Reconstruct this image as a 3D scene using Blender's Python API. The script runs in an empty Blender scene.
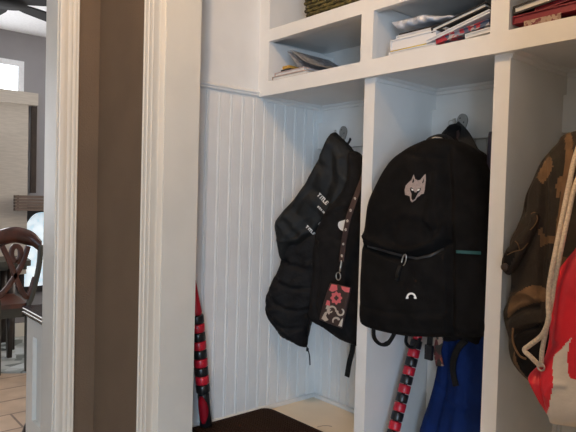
import bpy, bmesh, math, random
import numpy as np
from mathutils import Vector, Matrix, Euler, noise
from mathutils.bvhtree import BVHTree
random.seed(7)
SC = bpy.context.scene
COL = SC.collection
# ------------------------------------------------------------------ camera frame
F = 578.0; PITCH = math.radians(1.85); ROLL = math.radians(1.6); YAW = math.radians(49.3); CH = 1.213
fw = Vector((-math.sin(YAW)*math.cos(PITCH), math.cos(YAW)*math.cos(PITCH), -math.sin(PITCH)))
r0 = fw.cross(Vector((0, 0, 1))).normalized(); u0 = r0.cross(fw)
RT = r0*math.cos(ROLL) + u0*math.sin(ROLL); UP = u0*math.cos(ROLL) - r0*math.sin(ROLL)
CP = Vector((0, 0, CH))
def ray(px, py): return fw*F + RT*(px-288) - UP*(py-216)
def AX(px, py, X): r = ray(px, py); return CP + r*(X/r.x)
def AY(px, py, Y): r = ray(px, py); return CP + r*(Y/r.y)
def W2P(x, y, z):
    v = Vector((x, y, z))-CP; d = v.dot(fw); return (288+F*v.dot(RT)/d, 216-F*v.dot(UP)/d)
def AZ(px, py, Z): r = ray(px, py); return CP + r*((Z-CH)/r.z)
cam = bpy.data.cameras.new('camera'); co = bpy.data.objects.new('camera', cam); COL.objects.link(co)
cam.sensor_width = 36; cam.lens = F/576*36; cam.clip_start = 0.02
m = Matrix((( RT.x, UP.x, -fw.x), (RT.y, UP.y, -fw.y), (RT.z, UP.z, -fw.z))).to_4x4()
co.matrix_world = Matrix.Translation(CP) @ m
SC.camera = co
# ------------------------------------------------------------------ materials
MATS = {}
def mat(name, col, rough=.6, noise_s=0, noise_a=.1, bump=0, bump_s=200, metal=0, col2=None, emit=None, sheen=0, spec=.5, stretch=None):
    m = bpy.data.materials.new(name); m.use_nodes = True; nt = m.node_tree; b = nt.nodes['Principled BSDF']
    b.inputs['Base Color'].default_value = (*col, 1); b.inputs['Roughness'].default_value = rough; b.inputs['Metallic'].default_value = metal
    b.inputs['Specular IOR Level'].default_value = spec
    if sheen: b.inputs['Sheen Weight'].default_value = sheen
    tc = nt.nodes.new('ShaderNodeTexCoord')
    src = tc.outputs['Object']
    if stretch:
        mp = nt.nodes.new('ShaderNodeMapping'); mp.inputs['Scale'].default_value = stretch; nt.links.new(src, mp.inputs[0]); src = mp.outputs[0]
    if noise_s:
        n = nt.nodes.new('ShaderNodeTexNoise'); n.inputs['Scale'].default_value = noise_s; n.inputs['Detail'].default_value = 5
        nt.links.new(src, n.inputs['Vector'])
        r = nt.nodes.new('ShaderNodeValToRGB')
        c2 = col2 or tuple(min(1, c*(1+noise_a)) for c in col); c1 = col if col2 else tuple(c*(1-noise_a) for c in col)
        r.color_ramp.elements[0].color = (*c1, 1); r.color_ramp.elements[1].color = (*c2, 1)
        r.color_ramp.elements[0].position = .4; r.color_ramp.elements[1].position = .6
        nt.links.new(n.outputs['Fac'], r.inputs[0]); nt.links.new(r.outputs[0], b.inputs['Base Color'])
        if emit: nt.links.new(r.outputs[0], b.inputs['Emission Color'])
    if emit:
        if not noise_s: b.inputs['Emission Color'].default_value = (*col, 1)
        b.inputs['Emission Strength'].default_value = emit
    if bump:
        n2 = nt.nodes.new('ShaderNodeTexNoise'); n2.inputs['Scale'].default_value = bump_s; n2.inputs['Detail'].default_value = 4
        nt.links.new(src, n2.inputs['Vector'])
        bp = nt.nodes.new('ShaderNodeBump'); bp.inputs['Strength'].default_value = bump; bp.inputs['Distance'].default_value = .004
        nt.links.new(n2.outputs['Fac'], bp.inputs['Height']); nt.links.new(bp.outputs[0], b.inputs['Normal'])
    MATS[name] = m; return m
M_PAINT = mat('white_paint', (.77, .77, .76), .42, 9, .02, .12, 60)
M_BENCH = mat('bench_paint', (.86, .74, .56), .35, 6, .03, .1, 50)
M_TRIM = mat('trim_paint', (.76, .71, .62), .4, 5, .03, .15, 40, stretch=(1, 1, .15))
M_JAMB = mat('jamb_paint', (.64, .62, .565), .45, 7, .02, .15, 60)
M_TAUPE = mat('taupe_wall', (.145, .098, .062), .8, 5, .05, .35, 220)
M_GREYWALL = mat('grey_wall', (.27, .255, .26), .8, 3, .05, .2, 200)
M_CEIL = mat('ceiling_white', (.85, .85, .86), .9, 60, .03, .8, 300)
M_BLACK = mat('black_nylon', (.0055, .005, .005), .85, 30, .25, .35, 500, spec=.12)
M_BLACK2 = mat('black_puffer_cloth', (.0055, .0053, .006), .7, 30, .25, .5, 90, spec=.2)
M_BLACK3 = mat('black_soft_shell', (.008, .0085, .0085), .6, 14, .3, .5, 60, spec=.25)
M_BLACK4 = mat('black_cotton', (.008, .0072, .0075), .85, 30, .25, .3, 400, spec=.2)
M_STRAP = mat('black_webbing', (.008, .008, .008), .6, 0, 0, .5, 900, spec=.3)
M_ZIP = mat('dark_zip', (.011, .011, .012), .45)
M_METAL = mat('satin_nickel', (.62, .60, .56), .28, metal=1)
M_HOOK = mat('brushed_grey_metal', (.30, .29, .27), .35, metal=.7)
M_SCREW = mat('dark_screw', (.05, .045, .04), .4, metal=1)
M_WOLF = mat('emblem_thread', (.30, .24, .22), .8, 300, .12)
M_WHITE = mat('white_print', (.75, .74, .72), .6)
M_SILVER = mat('reflective_print', (.42, .42, .43), .4)
M_TEAL = mat('teal_tape', (.01, .075, .07), .6)
M_RED = mat('red_rubber', (.50, .012, .03), .35)
M_BLKPL = mat('black_rubber', (.012, .012, .014), .3)
M_BLUE = mat('blue_nylon', (.003, .022, .13), .75, 12, .15, .4, 90, spec=.2)
M_REDBAG = mat('red_nylon', (.62, .014, .03), .5, 12, .1, .35, 90)
M_WHTBAG = mat('white_nylon', (.62, .58, .53), .55, 12, .05, .35, 90)
M_CORD = mat('cream_cord', (.66, .56, .44), .8, 250, .12, .6, 500)
M_PINK = mat('pink_print', (.80, .16, .18), .6)
M_BROWNCLOTH = mat('brown_print_cloth', (.045, .022, .018), .7)
M_CREAMPR = mat('cream_print', (.62, .55, .47), .6)
M_PAGE = mat('paper', (.70, .69, .67), .8, 40, .05, .2, 200, stretch=(1, 1, 12))
M_PAGE2 = mat('printed_paper', (.52, .53, .56), .7, 70, .2)
M_TANBOOK = mat('tan_cover', (.42, .33, .27), .6, 40, .1)
M_PINKBOOK = mat('dusty_pink_cover', (.50, .38, .36), .6)
M_BLKBOOK = mat('black_cover', (.015, .015, .018), .4)
M_YEL = mat('yellow_edge', (.62, .48, .06), .5)
M_GOLD = mat('mustard_plastic', (.45, .27, .05), .5)
M_WHTBOOK = mat('white_cover', (.72, .73, .76), .5)
M_REDBOOK = mat('dark_red_cover', (.22, .012, .03), .45, 15, .15)
M_NAVY = mat('navy_cloth', (.012, .014, .045), .7)
M_PLASTIC = mat('grey_plastic_film', (.50, .53, .60), .25, 20, .15, .6, 40)
M_GREYBAG = mat('grey_cloth', (.30, .32, .36), .7, 10, .1, .2, 60)
M_MATR = mat('ribbed_rubber', (.030, .014, .008), .85, 200, .2, .5, 400, spec=.2)
M_COUNTER = mat('dark_gloss_counter', (.03, .035, .045), .08)
M_CAB = mat('cabinet_paint', (.72, .71, .66), .45)
M_WOOD = mat('red_brown_wood', (.060, .016, .008), .28, 14, .3, .1, 30, stretch=(6, 1, 1), spec=.7)
M_WOODD = mat('dark_brown_wood', (.030, .018, .012), .35, 14, .2)
M_GREYWOOD = mat('grey_green_paint', (.045, .042, .030), .5, 8, .1)
M_SHADE = mat('shade_cloth', (.50, .44, .37), .9, 40, .06, .3, 150, stretch=(1, .3, 4))
M_SLAT = mat('brown_slat', (.14, .095, .07), .5, 20, .15, stretch=(1, 1, 8))
M_FANB = mat('black_fan', (.008, .008, .008), .9)
M_GLASSL = mat('bright_glass', (.55, .70, .80), .2, 14, .1, emit=.68, col2=(.85, .93, .96))
M_GLASSW = mat('white_daylight_glass', (.88, .95, 1), .2, emit=2.6)
M_TOPCLOTH = mat('table_cloth', (.42, .46, .48), .8, 18, .1)
def camo_mat():
    m = bpy.data.materials.new('camouflage_cloth'); m.use_nodes = True; nt = m.node_tree; b = nt.nodes['Principled BSDF']; b.inputs['Roughness'].default_value = .85
    tc = nt.nodes.new('ShaderNodeTexCoord'); mp = nt.nodes.new('ShaderNodeMapping'); mp.inputs['Scale'].default_value = (1, .5, 1.1); mp.inputs['Location'].default_value = (.3, 0, .13)
    n = nt.nodes.new('ShaderNodeTexNoise'); n.inputs['Scale'].default_value = 11; n.inputs['Detail'].default_value = 1.5; n.inputs['Distortion'].default_value = .6
    r = nt.nodes.new('ShaderNodeValToRGB'); cr = r.color_ramp; cr.interpolation = 'CONSTANT'
    cr.elements[0].position = 0; cr.elements[0].color = (.010, .008, .007, 1); cr.elements[1].position = .42; cr.elements[1].color = (.028, .018, .011, 1)
    e = cr.elements.new(.53); e.color = (.020, .016, .009, 1); e = cr.elements.new(.64); e.color = (.11, .065, .032, 1)
    nt.links.new(tc.outputs['Object'], mp.inputs[0]); nt.links.new(mp.outputs[0], n.inputs['Vector']); nt.links.new(n.outputs['Fac'], r.inputs[0]); nt.links.new(r.outputs[0], b.inputs['Base Color'])
    n2 = nt.nodes.new('ShaderNodeTexNoise'); n2.inputs['Scale'].default_value = 150; bp = nt.nodes.new('ShaderNodeBump'); bp.inputs['Strength'].default_value = .5; bp.inputs['Distance'].default_value = .003
    nt.links.new(tc.outputs['Object'], n2.inputs['Vector']); nt.links.new(n2.outputs['Fac'], bp.inputs['Height']); nt.links.new(bp.outputs[0], b.inputs['Normal'])
    return m
M_CAMO = camo_mat()
M_TAN = mat('tan_cloth', (.15, .085, .04), .85, 30, .15, .4, 200)
M_OLIVEB = mat('dark_brown_cloth', (.020, .014, .009), .85, 20, .2, .4, 200)
def pattern_mat(name, cols, scale, kind='VORONOI'):
    m = bpy.data.materials.new(name); m.use_nodes = True; nt = m.node_tree; b = nt.nodes['Principled BSDF']; b.inputs['Roughness'].default_value = .5
    tc = nt.nodes.new('ShaderNodeTexCoord'); v = nt.nodes.new('ShaderNodeTexVoronoi'); v.inputs['Scale'].default_value = scale
    r = nt.nodes.new('ShaderNodeValToRGB'); r.color_ramp.interpolation = 'CONSTANT'; n = len(cols)
    while len(r.color_ramp.elements) < n: r.color_ramp.elements.new(.5)
    for i, c in enumerate(cols): r.color_ramp.elements[i].position = i/n; r.color_ramp.elements[i].color = (*c, 1)
    sp = nt.nodes.new('ShaderNodeSeparateColor')
    nt.links.new(tc.outputs['Object'], v.inputs['Vector']); nt.links.new(v.outputs['Color'], sp.inputs[0]); nt.links.new(sp.outputs[0], r.inputs[0]); nt.links.new(r.outputs[0], b.inputs['Base Color'])
    return m
M_PATBOOK = pattern_mat('red_blue_patterned_cover', [(.38, .03, .05), (.05, .08, .15), (.20, .25, .33), (.33, .03, .05), (.06, .09, .16), (.40, .38, .40)], 85)
M_LANPAT = pattern_mat('orange_black_patterned_webbing', [(.02, .012, .01), (.30, .06, .03), (.35, .25, .20), (.10, .015, .02), (.02, .02, .02)], 90)
M_LABEL = pattern_mat('tan_label_with_dark_print', [(.36, .27, .21), (.28, .17, .13), (.16, .03, .04), (.38, .28, .23)], 190)
M_RUG = pattern_mat('grey_floral_rug', [(.50, .52, .50), (.36, .39, .38), (.62, .66, .67), (.18, .20, .19), (.52, .54, .53)], 11)
def floor_mat():
    m = bpy.data.materials.new('plank_tile_floor'); m.use_nodes = True; nt = m.node_tree; b = nt.nodes['Principled BSDF']; b.inputs['Roughness'].default_value = .35
    tc = nt.nodes.new('ShaderNodeTexCoord'); br = nt.nodes.new('ShaderNodeTexBrick'); br.inputs['Scale'].default_value = 1
    mp = nt.nodes.new('ShaderNodeMapping'); mp.inputs['Rotation'].default_value = (0, 0, math.radians(90))
    br.inputs['Brick Width'].default_value = .9; br.inputs['Row Height'].default_value = .22; br.inputs['Mortar Size'].default_value = .006
    br.inputs['Color1'].default_value = (.50, .36, .25, 1); br.inputs['Color2'].default_value = (.42, .30, .21, 1); br.inputs['Mortar'].default_value = (.16, .11, .08, 1)
    n = nt.nodes.new('ShaderNodeTexNoise'); n.inputs['Scale'].default_value = 8; mx = nt.nodes.new('ShaderNodeMixRGB'); mx.blend_type = 'OVERLAY'; mx.inputs[0].default_value = .35
    nt.links.new(tc.outputs['Object'], mp.inputs[0]); nt.links.new(mp.outputs[0], br.inputs[0]); nt.links.new(mp.outputs[0], n.inputs['Vector']); nt.links.new(br.outputs[0], mx.inputs[1]); nt.links.new(n.outputs['Fac'], mx.inputs[2]); nt.links.new(mx.outputs[0], b.inputs['Base Color'])
    return m
M_FLOOR = floor_mat()
def basket_mat():
    m = bpy.data.materials.new('olive_wicker'); m.use_nodes = True; nt = m.node_tree; b = nt.nodes['Principled BSDF']; b.inputs['Roughness'].default_value = .7
    tc = nt.nodes.new('ShaderNodeTexCoord'); n = nt.nodes.new('ShaderNodeTexNoise'); n.inputs['Scale'].default_value = 70
    r = nt.nodes.new('ShaderNodeValToRGB'); r.color_ramp.elements[0].color = (.045, .035, .008, 1); r.color_ramp.elements[1].color = (.15, .12, .035, 1); r.color_ramp.elements[0].position = .4; r.color_ramp.elements[1].position = .62
    nt.links.new(tc.outputs['Object'], n.inputs['Vector']); nt.links.new(n.outputs['Fac'], r.inputs[0]); nt.links.new(r.outputs[0], b.inputs['Base Color']); return m
M_BASK = basket_mat()
# ------------------------------------------------------------------ helpers
def link(name, me, m=None, parent=None):
    o = bpy.data.objects.new(name, me); COL.objects.link(o)
    if me is not None and m is not None:
        for q in (m if isinstance(m, (list, tuple)) else [m]): me.materials.append(q)
    if parent is not None:
        o.parent = parent
        if parent.type == 'EMPTY' or True:
            o.matrix_parent_inverse = parent_world(parent).inverted()
    return o
def parent_world(o):
    mw = Matrix.LocRotScale(o.location, o.rotation_euler, o.scale)
    if o.parent: return parent_world(o.parent) @ o.matrix_parent_inverse @ mw
    return mw
def tag(o, label=None, cat=None, group=None, kind=None):
    if label: o['label'] = label
    if cat: o['category'] = cat
    if group: o['group'] = group
    if kind: o['kind'] = kind
    return o
def thing(name, label, cat, loc, group=None):
    o = bpy.data.objects.new(name, None); COL.objects.link(o); o.location = loc; o.empty_display_size = .05
    return tag(o, label, cat, group)
def fin(bm, name, m, parent=None, smooth=False, bevel=0, seg=2):
    if bevel:
        bmesh.ops.bevel(bm, geom=[e for e in bm.edges if len(e.link_faces) == 2 and e.calc_face_angle(0) > .5], offset=bevel, segments=seg, affect='EDGES', clamp_overlap=True)
    bmesh.ops.recalc_face_normals(bm, faces=bm.faces[:])
    me = bpy.data.meshes.new(name); bm.to_mesh(me); bm.free()
    if smooth:
        for p in me.polygons: p.use_smooth = True
    return link(name, me, m, parent)
def addbox(bm, a, b, mtx=None):
    a = Vector(a); b = Vector(b)
    vs = [bm.verts.new((mtx @ Vector(c)) if mtx else c) for c in [(x, y, z) for x in (a.x, b.x) for y in (a.y, b.y) for z in (a.z, b.z)]]
    for f in ((0, 1, 3, 2), (4, 6, 7, 5), (0, 4, 5, 1), (2, 3, 7, 6), (0, 2, 6, 4), (1, 5, 7, 3)): bm.faces.new([vs[i] for i in f])
def box(name, a, b, m, parent=None, bevel=0, mtx=None):
    bm = bmesh.new(); addbox(bm, a, b, mtx); return fin(bm, name, m, parent, bevel=bevel)
def prism(name, prof, axis, lo, hi, m, parent=None, bevel=0, smooth=False):
    """profile (2D points) extruded along axis 'x','y','z'"""
    bm = bmesh.new()
    def P(p, t):
        return {'x': (t, p[0], p[1]), 'y': (p[0], t, p[1]), 'z': (p[0], p[1], t)}[axis]
    A = [bm.verts.new(P(p, lo)) for p in prof]; B = [bm.verts.new(P(p, hi)) for p in prof]; n = len(prof)
    for i in range(n): bm.faces.new((A[i], A[(i+1) % n], B[(i+1) % n], B[i]))
    bm.faces.new(A[::-1]); bm.faces.new(B)
    return fin(bm, name, m, parent, bevel=bevel, smooth=smooth)
def catmull(pts, n=6, closed=False):
    pts = [Vector(p) for p in pts]; out = []; N = len(pts)
    for i in range(N if closed else N-1):
        p0 = pts[(i-1) % N] if closed or i > 0 else pts[0]; p1 = pts[i]; p2 = pts[(i+1) % N]; p3 = pts[(i+2) % N] if closed or i+2 < N else pts[-1]
        for k in range(n):
            t = k/n; out.append(.5*((2*p1)+(p2-p0)*t+(2*p0-5*p1+4*p2-p3)*t*t+(3*p1-p0-3*p2+p3)*t**3))
    if not closed: out.append(pts[-1])
    return out
def addtube(bm, pts, r, seg=10, flat=None, closed=False, face=None):
    """tube/ribbon; r float or list; flat=(w,t) gives rectangular-ish section; face = direction of ribbon normal"""
    pts = [Vector(p) for p in pts]; n = len(pts); rings = []; nrm = None
    for i in range(n):
        a = pts[(i-1) % n] if (closed or i > 0) else pts[i]; b = pts[(i+1) % n] if (closed or i < n-1) else pts[i]
        t = (b-a).normalized()
        if face is not None:
            nn = Vector(face); nrm = (nn - t*nn.dot(t)).normalized()
        elif nrm is None:
            up = Vector((0, 0, 1)) if abs(t.z) < .9 else Vector((0, 1, 0)); nrm = (up-t*up.dot(t)).normalized()
        else: nrm = (nrm-t*nrm.dot(t)).normalized()
        bi = t.cross(nrm)
        if flat:
            w, th = flat; sc = r[i] if isinstance(r, list) else 1
            cs = [(w/2*sc, th/2), (w/2*sc*.8, th/2*1.2), (-w/2*sc*.8, th/2*1.2), (-w/2*sc, th/2), (-w/2*sc, -th/2), (-w/2*sc*.8, -th/2*1.2), (w/2*sc*.8, -th/2*1.2), (w/2*sc, -th/2)]
        else:
            rr = r[i] if isinstance(r, list) else r
            cs = [(rr*math.cos(2*math.pi*k/seg), rr*math.sin(2*math.pi*k/seg)) for k in range(seg)]
        rings.append([bm.verts.new(pts[i]+bi*c[0]+nrm*c[1]) for c in cs])
    s = len(rings[0])
    for i in range(n if closed else n-1):
        A = rings[i]; B = rings[(i+1) % n]
        for k in range(s): bm.faces.new((A[k], A[(k+1) % s], B[(k+1) % s], B[k]))
    if not closed: bm.faces.new(rings[0][::-1]); bm.faces.new(rings[-1])
def tube(name, pts, r, m, parent=None, seg=10, flat=None, closed=False, face=None, sm=True):
    bm = bmesh.new(); addtube(bm, pts, r, seg, flat, closed, face); return fin(bm, name, m, parent, smooth=sm)
def lathe(name, prof, m, parent=None, axis=Vector((0, 0, 1)), origin=Vector((0, 0, 0)), seg=24):
    """prof: list of (radius, height along axis)"""
    axis = axis.normalized(); up = Vector((0, 1, 0)) if abs(axis.y) < .9 else Vector((1, 0, 0)); a = (up-axis*up.dot(axis)).normalized(); b = axis.cross(a)
    bm = bmesh.new(); rings = []
    for r, h in prof: rings.append([bm.verts.new(origin+axis*h+a*(max(r, 1e-4)*math.cos(2*math.pi*k/seg))+b*(max(r, 1e-4)*math.sin(2*math.pi*k/seg))) for k in range(seg)])
    for i in range(len(rings)-1):
        for k in range(seg): bm.faces.new((rings[i][k], rings[i][(k+1) % seg], rings[i+1][(k+1) % seg], rings[i+1][k]))
    bm.faces.new(rings[0][::-1]); bm.faces.new(rings[-1])
    return fin(bm, name, m, parent, smooth=True)
# 2-D polygon tools
def sdf(P, poly):
    """signed distance, positive inside, and nearest boundary point"""
    x = P[:, 0]; y = P[:, 1]; n = len(poly); best = np.full(len(P), 1e9); near = np.zeros_like(P); ins = np.zeros(len(P), bool)
    for i in range(n):
        a = poly[i]; b = poly[(i+1) % n]; e = b-a; L = e@e
        if L < 1e-14: continue
        t = np.clip(((P-a)@e)/L, 0, 1); q = a+t[:, None]*e; d = np.hypot(*(P-q).T)
        w = d < best; best[w] = d[w]; near[w] = q[w]
        c = ((a[1] > y) != (b[1] > y)); xx = (b[0]-a[0])*(y-a[1])/(b[1]-a[1]+1e-20)+a[0]; ins ^= c & (x < xx)
    return np.where(ins, best, -best), near
def pdist(P, line):
    best = np.full(len(P), 1e9)
    for i in range(len(line)-1):
        a = line[i]; b = line[i+1]; e = b-a; L = e@e+1e-12; t = np.clip(((P-a)@e)/L, 0, 1)
        best = np.minimum(best, np.hypot(*(P-(a+t[:, None]*e)).T))
    return best
def gridfill(poly, h):
    lo = poly.min(0)-h; hi = poly.max(0)+h; nx = int((hi[0]-lo[0])/h)+2; ny = int((hi[1]-lo[1])/h)+2
    gx, gy = np.meshgrid(lo[0]+np.arange(nx)*h, lo[1]+np.arange(ny)*h, indexing='ij'); P = np.stack([gx.ravel(), gy.ravel()], 1)
    d, near = sdf(P, poly); keep = d > -.72*h; snap = keep & (d < .28*h)
    P = P.copy(); P[snap] = near[snap]; d = np.where(snap, 0, d)
    idx = lambda i, j: i*ny+j
    faces = []
    for i in range(nx-1):
        for j in range(ny-1):
            q = [idx(i, j), idx(i+1, j), idx(i+1, j+1), idx(i, j+1)]
            kk = [k for k in q if keep[k]]
            if len(kk) == 4:
                if any(d[k] > 0 for k in q): faces.append(q)
            elif len(kk) == 3 and any(d[k] > 0 for k in kk): faces.append(kk)
    used = sorted({k for f in faces for k in f}); mp = {k: i for i, k in enumerate(used)}
    return P[used], d[used], [[mp[k] for k in f] for f in faces]
BV = {}
def puff(name, px, Y0, m, parent=None, Tf=.03, Tb=.03, R=.05, p=2.0, h=.006, a=0, b=0, ref=None, creases=(), nz=(.004, 9), nz2=None, sm=4, regions=(), dome=0, warp=None):
    """thick cloth body: outline (image px) lifted to the plane y=Y0+a(x-x0)+b(z-z0), inflated both ways"""
    q = [(Vector((u, v, 0))) for u, v in px]
    if sm: q = catmull(q, sm, True)
    ref = ref or (AY(*px[0], Y0).x, AY(*px[0], Y0).z)
    def lift(u, v):
        r = ray(u, v); # CP+r t : y = Y0 + a(x-x0)+b(z-z0)
        t = (Y0 + a*(CP.x-ref[0]) + b*(CP.z-ref[1]) - CP.y)/(r.y-a*r.x-b*r.z); return CP+r*t
    L2 = lambda l: np.array([[lift(u, v).x, lift(u, v).z] for u, v in l])
    poly = np.array([[w.x, w.z] for w in [lift(v.x, v.y) for v in q]])
    P, d, faces = gridfill(poly, h)
    prof = (1-(1-np.clip(d/R, 0, 1))**p)**(1/p)
    wid = d/max(d.max(), 1e-6)
    front = Tf*prof + dome*wid**1; back = Tb*prof
    cr = np.zeros(len(P))
    for pts, amp, w in creases:
        ln = L2([(v.x, v.y) for v in catmull([Vector((*c, 0)) for c in pts], 5)]); cr += amp*np.exp(-(pdist(P, ln)/w)**2)
    nn = np.array([noise.fractal(Vector((x*nz[1], Y0*3+z*0.0, z*nz[1]*.6)), 1, 2, 3) for x, z in P])*nz[0]
    if nz2: nn += np.array([nz2[0]*noise.noise(Vector(((x*nz2[3]+z*nz2[4])*nz2[1], 1.7+Y0, (z*nz2[3]-x*nz2[4])*nz2[2]))) for x, z in P])
    front = np.maximum(front + (cr+nn)*np.clip(d/(R*.35), 0, 1), .0008*(d > 0)); 
    bm = bmesh.new(); 
    yp = Y0+a*(P[:, 0]-ref[0])+b*(P[:, 1]-ref[1])
    if warp is not None: yp = yp+warp(P)
    vf = [bm.verts.new((P[i, 0], yp[i]-front[i], P[i, 1])) for i in range(len(P))]
    vb = [vf[i] if d[i] <= 0 else bm.verts.new((P[i, 0], yp[i]+back[i], P[i, 1])) for i in range(len(P))]
    regm = []
    for pts, mi in regions:
        qq = catmull([Vector((*c, 0)) for c in pts], 3, True); regm.append((np.array([[v.x, v.y] for v in qq]), mi))
    V3 = np.stack([P[:, 0], yp-front, P[:, 1]], 1)-np.array(CP); dd = V3@np.array(fw); PX = np.stack([288+F*(V3@np.array(RT))/dd, 216-F*(V3@np.array(UP))/dd], 1)
    fc = np.array([PX[f].mean(0) for f in faces]); mi = np.zeros(len(faces), int)
    for pl, k in regm:
        s, _ = sdf(fc, pl); mi[s > 0] = k
    for f, k in zip(faces, mi):
        x = bm.faces.new([vf[i] for i in f]); x.material_index = int(k)
        ids = [vb[i] for i in f]
        if len({id(v) for v in ids}) == len(ids):
            try: x = bm.faces.new(ids[::-1]); x.material_index = int(k)
            except ValueError: pass
    o = fin(bm, name, m, parent, smooth=True)
    bm = bmesh.new(); bm.from_mesh(o.data); BV[o.name] = BVHTree.FromBMesh(bm); bm.free(); o['_b'] = 0; del o['_b']
    return o
def onsurf(px, py, o, off=0):
    r = ray(px, py).normalized(); hit = BV[o.name].ray_cast(CP, r, 20)
    if hit[0] is None: return None
    return hit[0]-r*off
def decal(name, polys, target, m, parent=None, h=.8, th=.0015, sm=0, lift=.0006):
    bm = bmesh.new()
    for px in polys:
        q = catmull([Vector((*c, 0)) for c in px], sm, True) if sm else [Vector((*c, 0)) for c in px]
        poly = np.array([[v.x, v.y] for v in q]); P, d, faces = gridfill(poly, h)
        F_ = [onsurf(x, y, target, th) for x, y in P]; B_ = [onsurf(x, y, target, lift) for x, y in P]
        vf = [bm.verts.new(v) if v else None for v in F_]; vb = [bm.verts.new(v) if v else None for v in B_]
        cnt = {}
        for f in faces:
            if any(vf[i] is None for i in f): continue
            bm.faces.new([vf[i] for i in f]); bm.faces.new([vb[i] for i in f][::-1])
            for i in range(len(f)):
                e = (f[i], f[(i+1) % len(f)]); cnt[e] = 1
        for (i, j) in cnt:
            if (j, i) not in cnt: bm.faces.new((vf[j], vf[i], vb[i], vb[j]))
        for v in [v for v in vf+vb if v and not v.link_faces]: bm.verts.remove(v)
    return fin(bm, name, m, parent, smooth=False)
# ------------------------------------------------------------------ key positions
XW = -1.6; YF = 1.224; YB = 1.533; ZB = .45            # side wall, locker front, locker back, bench top
ZR0 = 1.556; ZR1 = 1.603; ZU0 = 1.737; ZU1 = 1.777       # lower rail, upper rail
ZC = 2.48
YP = YF+.018
P1 = (AY(359.5, 250, YP).x, AY(369.7, 250, YP).x); P2 = (AY(488.7, 216, YP).x, AY(504.3, 216, YP).x); print('P', P1, P2)
XR = P2[0]+.40  # unseen right end of the alcove, placed to keep window light off the third cubby
YJ0, YJ1 = .808, .917; XJ = -1.488; XC = -1.962; XK = -2.068
S = 'structure'
M_HALL = mat('hall_warm_beige', (.74, .58, .41), .8)
# ------------------------------------------------------------------ shell
tag(box('floor', (-5.2, -3.4, -.05), (2.7, 3.2, 0), M_FLOOR), kind=S)
tag(box('ceiling', (-5.2, -3.4, ZC), (2.7, 3.2, ZC+.05), M_CEIL), kind=S)
def beadboard(name, axis, pos, lo, hi, z0, z1, m, parent=None, sgn=1, back=.012, start=0):
    """vertical beaded boards; axis 'y': face normal +X at x=pos; axis 'x': face normal -Y at y=pos"""
    prof = []; t = lo; pitch = .0475
    prof.append((lo, 0)); c = lo+pitch/2+start
    while c < hi-.012:
        prof += [(c-.0075, 0), (c-.0060, -.0035), (c-.0045, -.0035), (c-.0028, 0.0012), (c, .0024), (c+.0028, .0012), (c+.0045, -.0035), (c+.0060, -.0035), (c+.0075, 0)]; c += pitch
    prof.append((hi, 0)); pr = [(q, d) for q, d in prof]+[(hi, -back), (lo, -back)]
    pp = [((pos+d, q) if axis == 'y' else (q, pos-d)) for q, d in pr]
    return prism(name, pp, 'z', z0, z1, m, parent)
wl = beadboard('wall_left', 'y', XW, YJ1, YB, ZB, ZR0-.004, M_PAINT, start=-.017); tag(wl, kind=S)
tag(box('wall_left_upper', (XW-.03, YJ1, ZR0-.004), (XW, YB+.05, ZC), M_PAINT), kind=S)
tag(box('wall_left_lower', (XW-.03, YJ1, 0), (XW-.0125, YB+.05, ZR0-.004), M_PAINT), kind=S)
tag(box('wall_back', (XW, YB+.013, 0), (XR+.03, YB+.06, ZC), M_PAINT), kind=S)
tag(box('wall_right_blocker', (XR, YJ1, 0), (XR+.03, YB+.013, ZC), M_PAINT), kind=S)  # unseen end wall, added to shade the third cubby
# chair rail on the side wall (cap moulding)
cr = [(0, -.018), (.006, -.018), (.010, -.010), (.010, -.002), (.014, .004), (.014, .012), (.006, .018), (.002, .026), (0, .026)]
tag(prism('trim_1', [(XW+a_*.8, ZR0+.010+b_*.5) for a_, b_ in cr], 'y', YJ1, YF+.004, M_PAINT), kind=S)
# wall with the taupe paint left of the alcove, header above it
tag(box('wall_taupe', (XC, YJ0, 0), (XJ-.012, YJ1, ZC), M_TAUPE), kind=S)
tag(box('wall_header', (XJ-.012, YJ0, 2.22), (XR-.012, YJ1, ZC), M_TAUPE), kind=S)
tag(box('wall_taupe_blocker', (XR+.012, YJ0, 0), (2.6, YJ1, ZC), M_TAUPE), kind=S)  # unseen wall beside the opening, placed to block the window light
tag(box('trim_2', (XJ-.012, YJ0-.002, 0), (XJ, YJ1+.004, 2.22), M_JAMB, bevel=.0015), kind=S)     # jamb board
def casing(name, axis, pos, lo, hi, z0, z1, m, th=.02, flip=False):
    """fluted casing; profile across width lo..hi, standing proud of pos"""
    w = hi-lo; pr = [(0, 0), (0, .45), (.03, .6), (.06, .62), (.09, .5), (.13, .5), (.15, .66), (.22, .70), (.29, .66), (.31, .55), (.35, .55), (.38, .72), (.46, .76), (.54, .72), (.57, .62), (.61, .62), (.63, .82), (.72, .86), (.74, .98), (.84, 1.), (.95, 1.), (1, .9), (1, 0)]
    if flip: pr = [(1-a_, b_) for a_, b_ in pr]
    pp = [((lo+w*a_, pos-th*b_) if axis == 'x' else (pos+th*b_, lo+w*a_)) for a_, b_ in pr]
    return tag(prism(name, pp, 'z', z0, z1, m), kind=S)
tag(box('trim_9', (XR, YJ0-.002, 0), (XR+.012, YJ1+.004, 2.22), M_JAMB), kind=S)  # unseen right jamb and casing, added along with the light-blocking wall
casing('trim_10', 'x', YJ0, XR+.004, XR+.122, 0, 2.30, M_TRIM, flip=True)
casing('trim_3', 'x', YJ0, XJ-.122, XJ-.004, 0, 2.30, M_TRIM, flip=False)
tag(box('trim_4', (XJ-.122, YJ0-.02, 2.22), (XR, YJ0, 2.34), M_TRIM), kind=S)
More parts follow.
